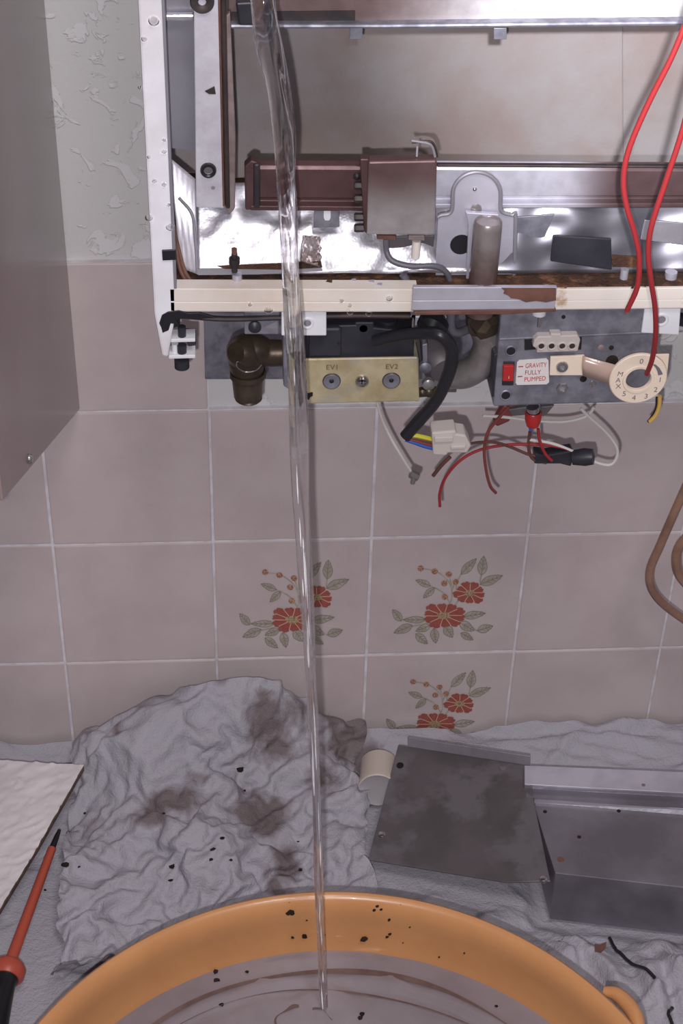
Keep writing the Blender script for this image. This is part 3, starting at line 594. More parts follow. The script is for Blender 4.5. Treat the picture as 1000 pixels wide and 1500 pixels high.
# dial on its strip
Yd = Yx-.010
st = MB().px([(806,523),(856,521),(856,550),(805,550)], Yx-.0022, .0016).build('dial_strip', 'cream_plastic', cb, .0003)
MB().px([(948,520),(980,519),(977,548),(962,548)], Yx-.0012, .0012).build('strip_end', 'cream_plastic', cb, .0003)
rows = []
for t in np.linspace(0, 1, 14):
    x = 853+t*60; yc_ = 536+t*18; h_ = 14.5+t*1.5; dep = Yx-.0026-.0042*math.sin(t*math.pi*.62)-.0006
    rows += [at(x, yc_-h_, dep+.0004), at(x-1, yc_, dep-.0003), at(x, yc_+h_, dep)]
MB().add(rows, [(3*i+j, 3*i+j+1, 3*i+j+4, 3*i+j+3) for i in range(13) for j in range(2)], 0, True).build('strip_twist', 'tan_film', cb).modifiers.new('t', 'SOLIDIFY').thickness = .0006
dc = at(934.5, 555, Yd); k = at(935.5, 555, Yd)[0]-dc[0]
MB().lathe(dc, (0,-1,0), [(18*k,-.0016),(18*k,.0006),(19*k,.0012),(22.5*k,.0012),(23.5*k,.0004),(24*k,.0004),(40.5*k,.0004),(42*k,-.0002),(42*k,-.0016),(18*k,-.0016)], 56).build('dial', 'cream_plastic', cb)
kk = 1/7.69
text('dial_marks', [('0', 870+533*kk, 500+225*kk, 7.2, Yd-.0006, 0), ('1', 870+743*kk, 500+432*kk, 7, Yd-.0006, 0), ('2', 870+693*kk, 500+543*kk, 7, Yd-.0006, 0), ('3', 870+585*kk, 500+618*kk, 7, Yd-.0006, 0),
    ('4', 870+447*kk, 500+635*kk, 7, Yd-.0006, 0), ('5', 870+338*kk, 500+590*kk, 7, Yd-.0006, 0), ('M', 870+295*kk, 500+368*kk, 6.6, Yd-.0006, -8), ('A', 870+270*kk, 500+438*kk, 6.6, Yd-.0006, 0), ('X', 870+272*kk, 500+505*kk, 6.6, Yd-.0006, 4)], 'ink', cb)
MB().px([(870+x*kk, 500+y*kk) for x, y in ((660,262),(690,262),(735,300),(765,350),(772,372),(722,384),(712,340),(690,295))], Yd-.0007, .0003).build('dial_wedge', 'ink', cb)
disc((934,552), 17.5, Yx-.0008, .0002, 'dial_backing', 'galv', cb)
MB().px([(955,500),(962,500),(962,556),(955,560)], Yx+.004, .002).build('box_edge', 'dull_steel', cb, .0004)
# screw under the lip
hs = stud(790,452,460,10,YL+.004,'lip_washer','zinc_white'); stud(791,460,478,3.2,YL+.004,'lip_screw','screw',hs)
MB().tube([at(985,466,-.10), at(1010,470,-.10)], .004, 10).build('side_stub', 'black_rubber', P)

# loose wiring under the control box
def wire(name, m, pts, r=.0010, par=P): return MB().tube([at(*p) for p in pts], r, 8, 0, 8).build(name, m, par)
Yw = -.125
wire('wire', 'wire_red', [(644,742,Yw), (644,722,Yw), (652,700,Yw), (672,676,Yw), (700,660,Yw), (740,652,Yw), (790,651,Yw), (828,657,Yw), (842,668,Yw)], .0009)
wire('wire', 'wire_brown', [(688,650,Yc+.004), (702,648,Yw-.01), (724,648,Yw-.005), (748,655,Yw), (775,666,Yw), (800,670,Yw)], .0009)
wire('wire', 'wire_maroon', [(745,596,Yw), (728,615,Yw-.002), (714,634,Yw-.004), (709,660,Yw-.004), (712,690,Yw-.003), (718,712,Yw-.002), (726,722,Yw)], .00095)
wire('wire', 'wire_brown', [(659,669,Yw), (646,682,Yw), (634,697,Yw)], .0012)
wire('wire', 'wire_white', [(850,598,Yw), (862,610,Yw), (888,634,Yw), (903,656,Yw), (902,672,Yw), (892,681,Yw), (872,677,Yw), (845,664,Yw), (810,650,Yw), (775,644,Yw)], .00095)
wire('wire', 'wire_white', [(870,596,Yw+.004), (862,607,Yw+.004), (846,614,Yw+.004), (820,618,Yw+.004), (780,616,Yw+.004), (740,611,Yw+.004), (707,609,Yw+.004)], .00095)
wire('wire', 'wire_red', [(788,628,Yw-.003), (790,645,Yw-.003), (798,664,Yw-.003), (808,675,Yw-.003)], .00095)
wire('wire', 'wire_brown', [(776,632,Yw), (774,655,Yw), (780,672,Yw), (800,678,Yw)], .0010)
wire('wire', 'wire_yellow', [(966,580,Yw), (965,595,Yw), (960,608,Yw), (951,618,Yw)], .0012)
wire('wire', 'wire_black', [(962,582,Yw+.003), (961,597,Yw+.003), (955,610,Yw+.003), (949,618,Yw+.003)], .0009)
bx = MB().px([(738,594),(760,595),(746,618),(728,626),(722,620)], Yw+.004, .006).build('boot', 'wire_maroon', P, .0012)
rb = MB().cyl(at(780,596,Yw-.004), at(781,606,Yw-.004), .0036, None, 14).build('reset_thread', 'screw', P)
MB().lathe(at(781,603,Yw-.004), at(780,624,Yw-.004)-at(781,603,Yw-.004), [(.004,0),(.0048,.001),(.0048,.005),(.0036,.0095),(.0001,.010)], 16).build('reset_button', 'rocker_red', rb)
MB().px([(744,600),(772,596),(772,608),(750,610)], Yw+.002, .004).px([(792,596),(812,594),(800,608),(792,610)], Yw+.002, .004).build('terminal', 'dull_steel', P, .0006)
MB().px([(775,624),(778,624),(779,632),(775,632)], Yw-.004, .003).build('terminal', 'wire_blue', P)
tb_ = MB().px([(783,664),(800,667),(838,660),(842,668),(836,684),(820,680),(782,680)], Yw-.001, .008).build('terminal_block', 'black_plastic', P, .001)
MB().lathe(at(846,670,Yw-.002), (1,-.3,.25), [(.0001,-.004),(.0045,-.003),(.0055,.004),(.0048,.009),(.0001,.010)], 10).build('terminal_cap', 'black_plastic', tb_)
# two red leads from above
def pf_(*a): return [at(*p) for p in a]
lead_a = MB().tube(pf_((1120,-420,-.19),(1090,-260,-.19),(1050,-110,-.19),(1012,10,-.19),(985,80,-.19),(950,150,-.188),(922,215,-.186),(913,260,-.185),(917,300,-.185),(930,345,-.184),(936,380,-.183),(933,420,-.182),(918,455,-.18)), .0014, 10, 0, 8).build('red_lead', 'wire_red', P)
MB().tube(pf_((919,452,-.18),(915,459,-.18)), [.0010,.0006], 8).build('bare_end', 'copper_end', lead_a)
lead_b = MB().tube(pf_((1150,-420,-.195),(1120,-250,-.195),(1080,-90,-.195),(1048,20,-.195),(1018,120,-.195),(998,195,-.193),(975,265,-.19),(954,330,-.188),(949,370,-.186),(953,410,-.184),(959,450,-.180),(960,490,-.176),(955,525,-.170),(947,548,-.163)), .0014, 10, 0, 8).build('red_lead', 'wire_red', P)

# ------------------------------------------------------------------ hose at the right
tag(MB().tube([at(1075,560,-.05), at(1015,690,-.05), at(990,745,-.05), at(966,800,-.05), at(951,838,-.05), at(957,868,-.05), at(984,895,-.05), at(1030,922,-.05), at(1100,940,-.05)], .0030, 16, 0, 8).build('rubber_hose', 'hose'), 'tan rubber hose hanging in an open bend against the tiles', 'hose')
tag(MB().tube([at(1070,735,-.045), at(1020,775,-.045), at(995,800,-.045), at(990,826,-.045), at(1000,850,-.045), at(1030,872,-.045), at(1085,880,-.045)], .0034, 16, 0, 8).build('rubber_hose', 'hose'), 'thicker tan hose curling in a tight loop inside the open bend', 'hose')

# ------------------------------------------------------------------ cloths on the worktop
def vnoise(X, Y, s, seed, oct=4):
    out = np.zeros_like(X); amp = 1; tot = 0
    for o in range(oct):
        r_ = np.random.default_rng(seed+o); G = r_.random((64, 64)); f = s*2**o
        x = X*f+17.3*o+100; y = Y*f+5.1*o+100; xi = np.floor(x).astype(int); yi = np.floor(y).astype(int); u = x-xi; v = y-yi; u = u*u*(3-2*u); v = v*v*(3-2*v)
        g = lambda a, b: G[a % 64, b % 64]
        out += amp*((g(xi,yi)*(1-u)+g(xi+1,yi)*u)*(1-v)+(g(xi,yi+1)*(1-u)+g(xi+1,yi+1)*u)*v); tot += amp; amp *= .5
    return out/tot
def fold(X, Y, pts, A, w_, zref=.03, side=1, fall=.03, curve=True):
    """a lapped fold along a line: a soft step with a rolled crest, dying away on the high side"""
    Q = spline([np.append(atz(px_, py_, zref)[:2], 0) for px_, py_ in pts], 8)[:, :2]
    best = np.full(X.shape, 1e9); sd = np.zeros_like(X); tt = np.zeros_like(X); n = len(Q)
    for i in range(n-1):
        a, b = Q[i], Q[i+1]; d = b-a; L2 = d @ d+1e-12
        t = np.clip(((X-a[0])*d[0]+(Y-a[1])*d[1])/L2, 0, 1); dx = X-(a[0]+t*d[0]); dy = Y-(a[1]+t*d[1]); D = np.hypot(dx, dy)
        s_ = np.sign(d[0]*dy-d[1]*dx); m_ = D < best
        best = np.where(m_, D, best); sd = np.where(m_, s_*D, sd); tt = np.where(m_, (i+t)/(n-1), tt)
    sd = sd*side; env = np.sin(np.clip(tt, .02, .98)*math.pi)**.6
    ends = np.where((tt <= 0) | (tt >= 1), np.exp(-(best/.012)**2), 1)
    return A*env*ends*(1/(1+np.exp(-sd/w_*4)))*np.exp(-np.clip(sd, 0, None)/fall)
def pts_blob(X, Y, px_, py_, rx, ry, z=.03):
    c = atz(px_, py_, z); cx = atz(px_+rx, py_, z)[0]-c[0]; cy = c[1]-atz(px_, py_+ry, z)[1]
    return np.exp(-((X-c[0])/cx)**2-((Y-c[1])/cy)**2)
def cloth(name, x0, x1, y0, y1, step, hf, stains, keep=None, thick=.0012):
    nx = int((x1-x0)/step)+1; ny = int((y1-y0)/step)+1; X, Y = np.meshgrid(np.linspace(x0,x1,nx), np.linspace(y0,y1,ny)); Z = hf(X, Y)
    S = np.zeros_like(X)
    for s in stains: S = np.maximum(S, s[4]*pts_blob(X, Y, *s[:4]))
    K = np.ones_like(X, bool) if keep is None else keep(X, Y)
    idx = -np.ones(X.shape, int); idx[K] = np.arange(K.sum())
    q = np.stack([idx[:-1,:-1], idx[:-1,1:], idx[1:,1:], idx[1:,:-1]], -1).reshape(-1,4); q = q[(q >= 0).all(1)]
    me = bpy.data.meshes.new(name); V = np.stack([X[K], Y[K], Z[K]], -1)
    me.from_pydata(V.tolist(), [], q.tolist()); me.polygons.foreach_set('use_smooth', [True]*len(q))
    at_ = me.attributes.new('stain', 'FLOAT', 'POINT'); at_.data.foreach_set('value', S[K].astype(np.float32)); me.materials.append(M['cloth']); me.update()
    o = link(name, me)
    return o
BC = np.array([.1714, -.4412])
def wrinkle(X, Y, ang, s, aniso, seed, warp=.018, p=2.0):
    """long soft creases running along ang"""
    wx = X+warp*(vnoise(X, Y, 11, seed+1, 3)-.5)*2; wy = Y+warp*(vnoise(X, Y, 11, seed+2, 3)-.5)*2
    u = wx*math.cos(ang)+wy*math.sin(ang); v = -wx*math.sin(ang)+wy*math.cos(ang)
    return np.exp(-((2*vnoise(u*s/aniso, v*s, 1, seed, 2)-1)/.24)**2)
def inside(X, Y, poly, soft):
    """1 inside a convex polygon, fading out over soft"""
    P_ = np.array([q[:2] for q in poly]); c = P_.mean(0); m = np.full(X.shape, 1e9)
    for i in range(len(P_)):
        a, b = P_[i], P_[(i+1) % len(P_)]; d = b-a; n_ = np.array([-d[1], d[0]])/np.linalg.norm(d)
        if n_ @ (c-a) < 0: n_ = -n_
        m = np.minimum(m, (X-a[0])*n_[0]+(Y-a[1])*n_[1])
    t = np.clip(m/soft+1, 0, 1); return t*t*(3-2*t)
PRESS = [([atz(813,1279,.056), atz(1080,1309,.056), atz(1080,1125,.056), atz(775,1116,.056)], .005, .030), ([atz(583,1091,.045), atz(777,1121,.045), atz(806,1291,.045), atz(539,1259,.034)], .016, .030),
         ([atz(90,1200,.03), atz(70,1200,.03), atz(-40,1560,.03), atz(40,1560,.03)], .014, .03), ([atz(-90,1105,.04), atz(110,1120,.04), atz(0,1330,.04), atz(-90,1460,.04)], .016, .03), ([atz(520,1110,.03), atz(595,1110,.03), atz(595,1190,.03), atz(520,1190,.03)], .014, .025)]
def base_h(X, Y):
    h = .007+.006*vnoise(X, Y, 9, 40, 3)
    h += .009*wrinkle(X, Y, -.55, 26, 7, 21)*(.35+.65*vnoise(X, Y, 7, 88, 2))+.006*wrinkle(X, Y, .5, 40, 7, 61)*vnoise(X, Y, 8, 66, 2)*1.6
    h += .0022*wrinkle(X, Y, -.2, 95, 4, 35, .01)
    rt = np.clip((X-.30)/.1, 0, 1)*np.clip((-.16-Y)/.05, 0, 1); h += rt*.014*wrinkle(X, Y, -1.15, 34, 5, 52, .012, 1.5)
    for f in ((((85,1170),(150,1205),(215,1250),(300,1300)),.009,.004,1), (((60,1330),(130,1290),(250,1300),(330,1310)),.006,.004,-1), (((100,1250),(180,1255),(260,1290)),.007,.004,-1), (((60,1400),(130,1340),(200,1330)),.007,.004,1),
              (((540,1175),(505,1215),(495,1260),(520,1300)),.014,.004,1), (((520,1195),(480,1230),(475,1275)),.010,.004,1), (((590,1270),(620,1290),(700,1300),(790,1310)),.008,.004,-1), (((620,1310),(680,1330),(740,1380),(780,1420)),.008,.004,1), (((560,1285),(610,1300),(650,1330)),.008,.003,1),
              (((850,1395),(880,1430),(900,1480),(905,1530)),.014,.004,1), (((940,1385),(965,1420),(985,1470),(1000,1520)),.014,.004,1), (((800,1370),(840,1400),(850,1450)),.010,.004,-1), (((900,1390),(930,1430),(945,1490)),.010,.004,1),
              (((640,1075),(760,1090),(900,1085),(1040,1080)),.008,.004,-1), (((600,1060),(720,1075),(860,1078)),.006,.004,1), (((880,1090),(940,1078),(1040,1090)),.007,.004,1)):
        h += fold(X, Y, f[0], f[1], f[2], .02, f[3])
    h += .010*np.clip((Y+.04)/.04, 0, 1)                                   # rides up a little where it meets the tiles
    for pl_, lim, sf in PRESS:
        k = inside(X, Y, pl_, sf); h = np.where(h > lim, lim+(h-lim)*(1-k), h)
    d = np.hypot(X-BC[0], Y-BC[1]); bw = 1/(1+np.exp((d-.178)/.004)); h = h*(1-bw)+.004*bw
    return h
base = cloth('dust_sheet', -.32, .72, -.79, -.006, .0022, base_h,
    [(120,1215,50,34,.5),(108,1328,16,10,.45),(180,1345,14,8,.42),(420,1260,40,50,.6),(390,1290,30,16,.6),(520,1090,60,40,.6),(640,1085,70,16,.5),(980,1370,30,15,.5),(700,1330,25,12,.4),(250,1300,30,12,.45),(225,1345,20,10,.4)])
tag(base, 'grey-white dust sheet crumpled flat over the worktop under the bowl', 'cloth')
STAINS = [(300,1030,90,30,.62),(270,1018,60,22,.6),(350,1005,40,12,.5),(250,1185,70,28,.62),(225,1205,45,25,.6),(280,1150,40,14,.45),(385,1190,50,32,.8),(400,1170,60,24,.6),(395,1105,50,34,.62),(430,1085,40,30,.5),(520,1075,70,50,.68),(560,1105,40,30,.6),(420,1245,34,48,.66),(405,1280,24,20,.6),(240,1072,45,14,.55),(205,1085,20,10,.5),(135,1090,26,26,.5),(175,1100,14,30,.45),(340,1150,45,16,.45),(470,1140,45,30,.5),(130,1210,45,30,.45),(330,1075,30,12,.5)]
def filler(X, Y):           # what the towel is bunched up over
    return .052*np.exp(-((X-.062)/.040)**2-((Y+.040)/.030)**2)+.066*np.exp(-((X-.135)/.055)**2-((Y+.020)/.028)**2)+.026*np.exp(-((X-.090)/.05)**2-((Y+.095)/.03)**2)
def sim_towel():
    """a square of cloth, larger than the space it lies in, dropped over the bump and left to buckle"""
    ts = bpy.data.scenes.new('towel_sim'); made = []
    def mk(n, v, f):
        me = bpy.data.meshes.new(n); me.from_pydata([tuple(map(float, p)) for p in v], [], f); o = bpy.data.objects.new(n, me); ts.collection.objects.link(o); made.append(o); return o
    def grid(X, Y, Z):
        ny, nx = X.shape; return np.stack([X, Y, Z], -1).reshape(-1, 3), [(j*nx+i, j*nx+i+1, (j+1)*nx+i+1, (j+1)*nx+i) for j in range(ny-1) for i in range(nx-1)]
    X, Y = np.meshgrid(np.linspace(-.06, .30, 50), np.linspace(-.30, .0, 42)); col = [mk('g', *grid(X, Y, base_h(X, Y)+filler(X, Y)))]
    x0, x1, y0, y1 = -.002, .226, -.236, -.006
    for k, q in enumerate(([(x0,.05),(x0,-.4)], [(x1,-.4),(x1,.05)], [(x0-.1,y0),(x1+.1,y0)], [(x1+.1,y1),(x0-.1,y1)])):
        (a, b), (c, d) = q; col.append(mk('w', [(c,d,-.05),(a,b,-.05),(a,b,.4),(c,d,.4)], [(0,1,2,3)]))
    for o in col:
        o.modifiers.new('c', 'COLLISION'); o.collision.thickness_outer = .0015; o.collision.cloth_friction = 20 if o is col[0] else 5; o.collision.damping = .5
    nx, ny = 58, 60; X, Y = np.meshgrid(np.linspace(x0+.030, x1-.030, nx), np.linspace(y0+.03, y1-.016, ny))
    Z = .095+.008*np.sin(X*60+Y*40)+.008*np.sin(Y*70-X*30)+.001*np.random.default_rng(2).random(X.shape)
    v, f = grid(X, Y, Z); c = mk('t', v, f); m = c.modifiers.new('cl', 'CLOTH'); q = m.settings
    q.quality = 6; q.mass = .25; q.tension_stiffness = 20; q.compression_stiffness = 20; q.shear_stiffness = 6; q.bending_stiffness = 16; q.air_damping = 2; q.shrink_min = -.62
    q.tension_damping = 8; q.compression_damping = 8; q.shear_damping = 8; q.bending_damping = 1
    k = m.collision_settings; k.use_collision = True; k.distance_min = .002; k.use_self_collision = True; k.self_distance_min = .0025; k.self_friction = 8; k.collision_quality = 3
    NF = 30; ts.frame_start = 1; ts.frame_end = NF; m.point_cache.frame_end = NF
    for i in range(1, NF+1): ts.frame_set(i)
    ev = c.evaluated_get(ts.view_layers[0].depsgraph); me = ev.to_mesh(); co = np.array([p.co[:] for p in me.vertices]); ev.to_mesh_clear()
    for o in made: bpy.data.objects.remove(o)
    bpy.data.scenes.remove(ts)
    return co, f, (nx, ny)
try:
    tco, tf, (tnx, tny) = sim_towel(); ok = np.isfinite(tco).all() and tco[:,2].max() < .2 and tco[:,2].max() > .05
except Exception as e_:
    print('towel sim', e_); ok = False
if not ok:                  # the same bump as a plain crumpled height field
    tnx = tny = 120; X, Y = np.meshgrid(np.linspace(0, .226, tnx), np.linspace(-.236, -.006, tny)); Z = base_h(X, Y)+filler(X, Y)+.001+.008*wrinkle(X, Y, .45, 32, 6, 131, .022)+.004*wrinkle(X, Y, -.6, 52, 6, 141, .018)
    tco = np.stack([X, Y, Z], -1).reshape(-1, 3); tf = [(j*tnx+i, j*tnx+i+1, (j+1)*tnx+i+1, (j+1)*tnx+i) for j in range(tny-1) for i in range(tnx-1)]
heap = MB().add(tco, tf, 0, True).build('cotton_towel', 'cloth'); S = np.zeros(len(tco))
for q in STAINS: S = np.maximum(S, q[4]*pts_blob(tco[:,0], tco[:,1], *q[:4], .04))
sa = heap.data.attributes.new('stain', 'FLOAT', 'POINT'); sa.data.foreach_set('value', S.astype(np.float32))
sub = heap.modifiers.new('smooth', 'SUBSURF'); sub.levels = 2; sub.render_levels = 2
tag(heap, 'grey towel bunched in a stained heap against the tiles', 'cloth')
from mathutils.bvhtree import BVHTree
bvh = [BVHTree.FromPolygons([tuple(map(float, v)) for v in tco], [tuple(f) for f in tf]), BVHTree.FromPolygons([v.co[:] for v in base.data.vertices], [tuple(p.vertices) for p in base.data.polygons])]

# ------------------------------------------------------------------ bowl, its water, the falling stream
RZ = .13; RR = .1976; WZ = .085; WR = .1865
bowl = empty('plastic_bowl', (BC[0], BC[1], .006)); tag(bowl, 'large round orange plastic bowl half full of dirty water', 'bowl')
pr = [(.0001,.010),(.15,.010),(.158,.014),(.166,.03),(WR-.003,WZ-.006),(WR+.0015,WZ+.003),(.1882,.112),(.1886,.1195),(.1896,.1240),(.1914,.1275),(.1938,.1296),(.1956,RZ),(.1972,.1290),(.1984,.1265),(.1984,.119),(.1962,.117),(.192,.110),(.188,.09),(.170,.03),(.162,.012),(.155,.006),(.0001,.006)]
MB().lathe((BC[0],BC[1],0), (0,0,1), pr, 128).build('bowl_shell', 'bowl', bowl)
hp = [atz(884,1452,.120), atz(902,1456,.121), atz(918,1470,.121), atz(930,1488,.121), atz(936,1510,.119)]
MB().tube(hp, [.003,.0042,.0048,.0046,.004], 10, 0, 6).build('bowl_handle', 'bowl', bowl)
sp = np.array([.1742, -.2985])
th = np.linspace(0, 2*math.pi, 145)[:-1]; rr_ = np.linspace(0, 1, 90); vs = []; 
for r in rr_:
    for t in th:
        x = BC[0]+WR*r*math.cos(t); y = BC[1]+WR*r*math.sin(t)
        d = math.hypot(x-sp[0], y-sp[1]); h = .0016*math.sin(d*190)*math.exp(-d*16)+.0012*math.exp(-((d-.048)/.0055)**2)+.0022*math.exp(-((d-.016)/.006)**2)
        e = math.hypot(x-BC[0], y-BC[1]); h += .0014*math.exp(-((e-.166)/.004)**2)-.0008*math.exp(-((e-.158)/.004)**2)
        vs.append((x, y, WZ+h*(1 if r < .98 else .2)))
n = len(th); fs = [(i*n+j, i*n+(j+1) % n, (i+1)*n+(j+1) % n, (i+1)*n+j) for i in range(len(rr_)-1) for j in range(n)]
dw = tag(MB().add(vs, fs, 0, True).build('dirty_water', 'murk'), 'cloudy grey water with ripples inside the orange bowl', 'water')
def reflect_ring(cx, cy, rad, wd, a0, a1, seed):  # brown ribbons that paint rim reflections onto the water
    r_ = np.random.default_rng(seed); ph = r_.uniform(0, 6, 4); A = np.linspace(a0, a1, 120); v_ = []
    for a in A:
        q = rad+.0016*math.sin(3*a+ph[0])+.0009*math.sin(7*a+ph[1]); w_ = wd*(.55+.45*math.sin(5*a+ph[2])*math.sin(2*a+ph[3]))*max(0., math.sin(math.pi*(a-a0)/(a1-a0)))**.4
        for k in (-1, 1): v_.append((cx+(q+k*w_/2)*math.cos(a), cy+(q+k*w_/2)*math.sin(a), WZ+.0019))
    MB().add(v_, [(2*i, 2*i+1, 2*i+3, 2*i+2) for i in range(119)]).build('reflect_line', 'reflect_ring', dw)
reflect_ring(BC[0], BC[1], .1690, .0045, .35, 2.75, 1); reflect_ring(BC[0]-.004, BC[1]-.006, .1625, .0022, .7, 2.2, 2); reflect_ring(.160, -.312, .0165, .003, .2, 3.4, 3)
path = []
for px_, py_, in ((378,-70),(385,0),(395,60),(407,130),(415,200),(420,280),(424,360),(429,450),(433,530),(437,620),(441,720),(446,820),(452,940),(458,1060),(464,1190),(468,1320),(472,1420),(475,1478)):
    yy = np.interp(py_, [-70,0,450,1060,1478], [-.192,-.200,-.225,-.265,-.298]); path.append(at(px_, py_, yy))
path[-1] = np.array([path[-1][0], path[-1][1], WZ-.002])
mbw = MB(); Pp = spline(path, 14); k_ = len(Pp); ns = 28
for i in range(k_):
    s = i/(k_-1); r = np.interp(s, [0,.12,.3,.55,.75,1], [.0050,.0052,.0046,.0041,.0030,.0019]); tw = s*14
    for j in range(ns):
        a = 2*math.pi*j/ns; rj = r*(1+.13*math.sin(2*a+tw)+.09*math.sin(3*a-tw*1.7+1)+.05*math.sin(5*a+tw*3)+.05*math.sin(60*s+2*a))
        mbw.v.append((float(Pp[i][0]+rj*math.cos(a)), float(Pp[i][1]+rj*.75*math.sin(a)), float(Pp[i][2])))
for i in range(k_-1):
    for j in range(ns): mbw.f.append((i*ns+j, (i+1)*ns+j, (i+1)*ns+(j+1) % ns, i*ns+(j+1) % ns)); mbw.m.append(0); mbw.sm.append(True)
mbw.f.append(tuple(range(ns))); mbw.m.append(0); mbw.sm.append(False); mbw.f.append(tuple((k_-1)*ns+j for j in range(ns))[::-1]); mbw.m.append(0); mbw.sm.append(False)
ws = mbw.build('water_stream', 'water')
rs = random.Random(9)
for k in range(30):                                     # white threads that paint bright glints into the stream
    s0 = rs.uniform(.30, .97); ln = rs.uniform(.012, .05); off = rs.uniform(-.55, .55); i0 = int(s0*(k_-1)); i1 = min(k_-1, i0+max(3, int(ln*(k_-1))))
    rad_ = np.interp(s0, [0,.12,.3,.55,.75,1], [.0050,.0052,.0046,.0041,.0030,.0019])
    MB().tube([Pp[i]+np.array([off*rad_, -.6*rad_*math.sqrt(1-off*off), 0]) for i in range(i0, i1+1, max(1, (i1-i0)//4))], [.00008,.00032,.00036,.0001], 6, 0, 3).build('glint_thread', 'glint_white', ws)
tag(ws, 'clear thin stream of water falling from boiler into orange bowl', 'water')

# ------------------------------------------------------------------ steel panels on the cloth
def slab(name, pts, th_, m, par=None, bev=.0005):       # pts: (px, py, z) outline of the top face
    Q = [atz(*p) for p in pts]; return MB().prism(Q, (0,0,-th_)).build(name, m, par, bev)
pa = empty('cover_panel', atz(660,1190,.03)); tag(pa, 'flat dull grey steel cover panel with corner holes on dust sheet', 'metal panel')
slab('panel_sheet', [(583,1091,.050),(777,1121,.060),(781,1170,.060),(806,1291,.052),(740,1292,.048),(539,1259,.034)], .0014, 'dull_steel', pa)
A, B = atz(597,1094,.0505), atz(776,1122,.0602)
MB().prism([A, B, B+np.array([0,.004,.006]), A+np.array([0,.004,.006])], (0,.001,0)).build('panel_flange', 'case_steel', pa, .0004)
for x, y, z, m_ in ((559,1222,.0385,'screw'),(796,1287,.0525,'screw'),(736,1125,.0578,'case_steel'),(586,1121,.0480,'soot')):
    c = atz(x, y, z); MB().lathe(c-np.array([0,0,.0006]), (0,0,1), [(.0001,.0014),(.0018,.0014),(.0026,.0010),(.0028,-.001)], 16).build('panel_hole', m_, pa)
ca = empty('steel_casing', atz(900,1250,.02)); tag(ca, 'galvanised steel casing tray with ribbed back edge and dark front face', 'metal panel')
zc = .056
f0, f1 = atz(813,1279,zc), atz(1080,1309,zc); b0, b1 = atz(782,1180,zc), atz(1080,1206,zc)
slab('casing_top', [(813,1279,zc),(1080,1309,zc),(1080,1200,zc),(782,1176,zc)], .0012, 'case_steel', ca)
dn = np.array([.0008, -.002, -.046])
MB().prism([f0, f1, f1+dn, f0+dn], (0,.0012,0)).build('casing_front', 'case_steel', ca, .0006)
MB().prism([f0, b0, b0+dn*.8, f0+dn], (.001,0,0)).build('casing_side', 'case_steel', ca, .0004)
def rib(y0l, y0r, y1l, y1r, z0, z1, nm, m_, xl=776, xr=1080):
    q = [atz(xl,y0l,z0), atz(xr,y0r,z0), atz(xr,y1r,z1), atz(xl,y1l,z1)]; MB().prism(q, (0,0,-.0012)).build(nm, m_, ca, .0004)
rib(1176,1200,1168,1190, zc, zc+.004, 'casing_step', 'bright_alu', 782)
rib(1168,1190,1154,1172, zc+.004, zc+.003, 'casing_step', 'case_steel', 770)
rib(1154,1172,1149,1166, zc+.003, zc+.009, 'casing_step', 'bright_alu', 768)
rib(1149,1166,1121,1134, zc+.009, zc+.011, 'casing_ridge', 'steel', 768)
for x, y in ((798,1189),(906,1188),(821,1259),(848,1226),(942,1150)):
    c = atz(x, y, zc+(.0095 if y == 1150 else 0)); MB().lathe(c-np.array([0,0,.0002]), (0,0,1), [(.0001,.0004),(.0014 if x != 821 else .0024,.0004),(.0026 if x == 821 else .0016,-.0006)], 14).build('casing_hole', 'screw' if y == 1150 else 'rust' if x == 821 else 'soot', ca)
# plastic pipe end behind the panel
tb0 = empty('plastic_tube', atz(560,1140,.02)); tag(tb0, 'cream plastic tube end poking out from under steel panel', 'tube')
c0 = atz(553,1158,.034); ax = np.array([.10, .80, -.12])
MB().lathe(c0, ax, [(.0138,0),(.0146,.0006),(.0148,.004),(.0142,.0045),(.0142,.030),(.0001,.030)], 32).build('tube_wall', 'tube_white', tb0)
MB().lathe(c0, ax, [(.0001,.0012),(.0120,.0012),(.0138,.0002)], 32).build('tube_cap', 'tube_face', tb0)

# loose painted board, screwdriver
def painted_board():
    q = [atz(-70,1112,.046), atz(123,1123,.050), atz(58,1238,.046), atz(0,1334,.044), atz(-70,1440,.044)]
    o = MB().prism(q, (0,0,-.004)).build('loose_board', ['board_edge'], None, .0004); tag(o, 'broken white painted board with brushed texture and dark edge', 'board')
    # painted skin with brush ridges
    nx, ny = 70, 110; A_, B_ = q[0], q[1]; vs = []; R_ = []
    L0, L1 = q[0], q[4]; 
    right = spline([q[1], q[2], q[3], q[4]+(q[3]-q[2])*.02], 36); left = np.array([L0+(L1-L0)*t for t in np.linspace(0,1,len(right))]); ny = len(right)
    U = np.linspace(0,1,nx)
    Pq = left[:,None,:]*(1-U)[None,:,None]+right[:,None,:]*U[None,:,None]; X = Pq[...,0]; Y = Pq[...,1]
    nz = vnoise(X+.4*Y, Y-.25*X, 70, 51, 4); rdg = 1-np.abs(2*vnoise(X*.9+.5*Y, 2.4*(Y-.5*X), 55, 61, 3)-1)
    Pq[...,2] += .0006+.0016*rdg**3+.0008*nz
    fs = [(j*nx+i, (j+1)*nx+i, (j+1)*nx+i+1, j*nx+i+1) for j in range(ny-1) for i in range(nx-1)]
    MB().add(Pq.reshape(-1,3), fs, 0, True).build('paint_skin', 'plaster_board', o)
    return o
painted_board()
sd = empty('screwdriver', atz(20,1420,.02)); tag(sd, 'insulated screwdriver with orange shaft and black handle lying on cloth', 'screwdriver')
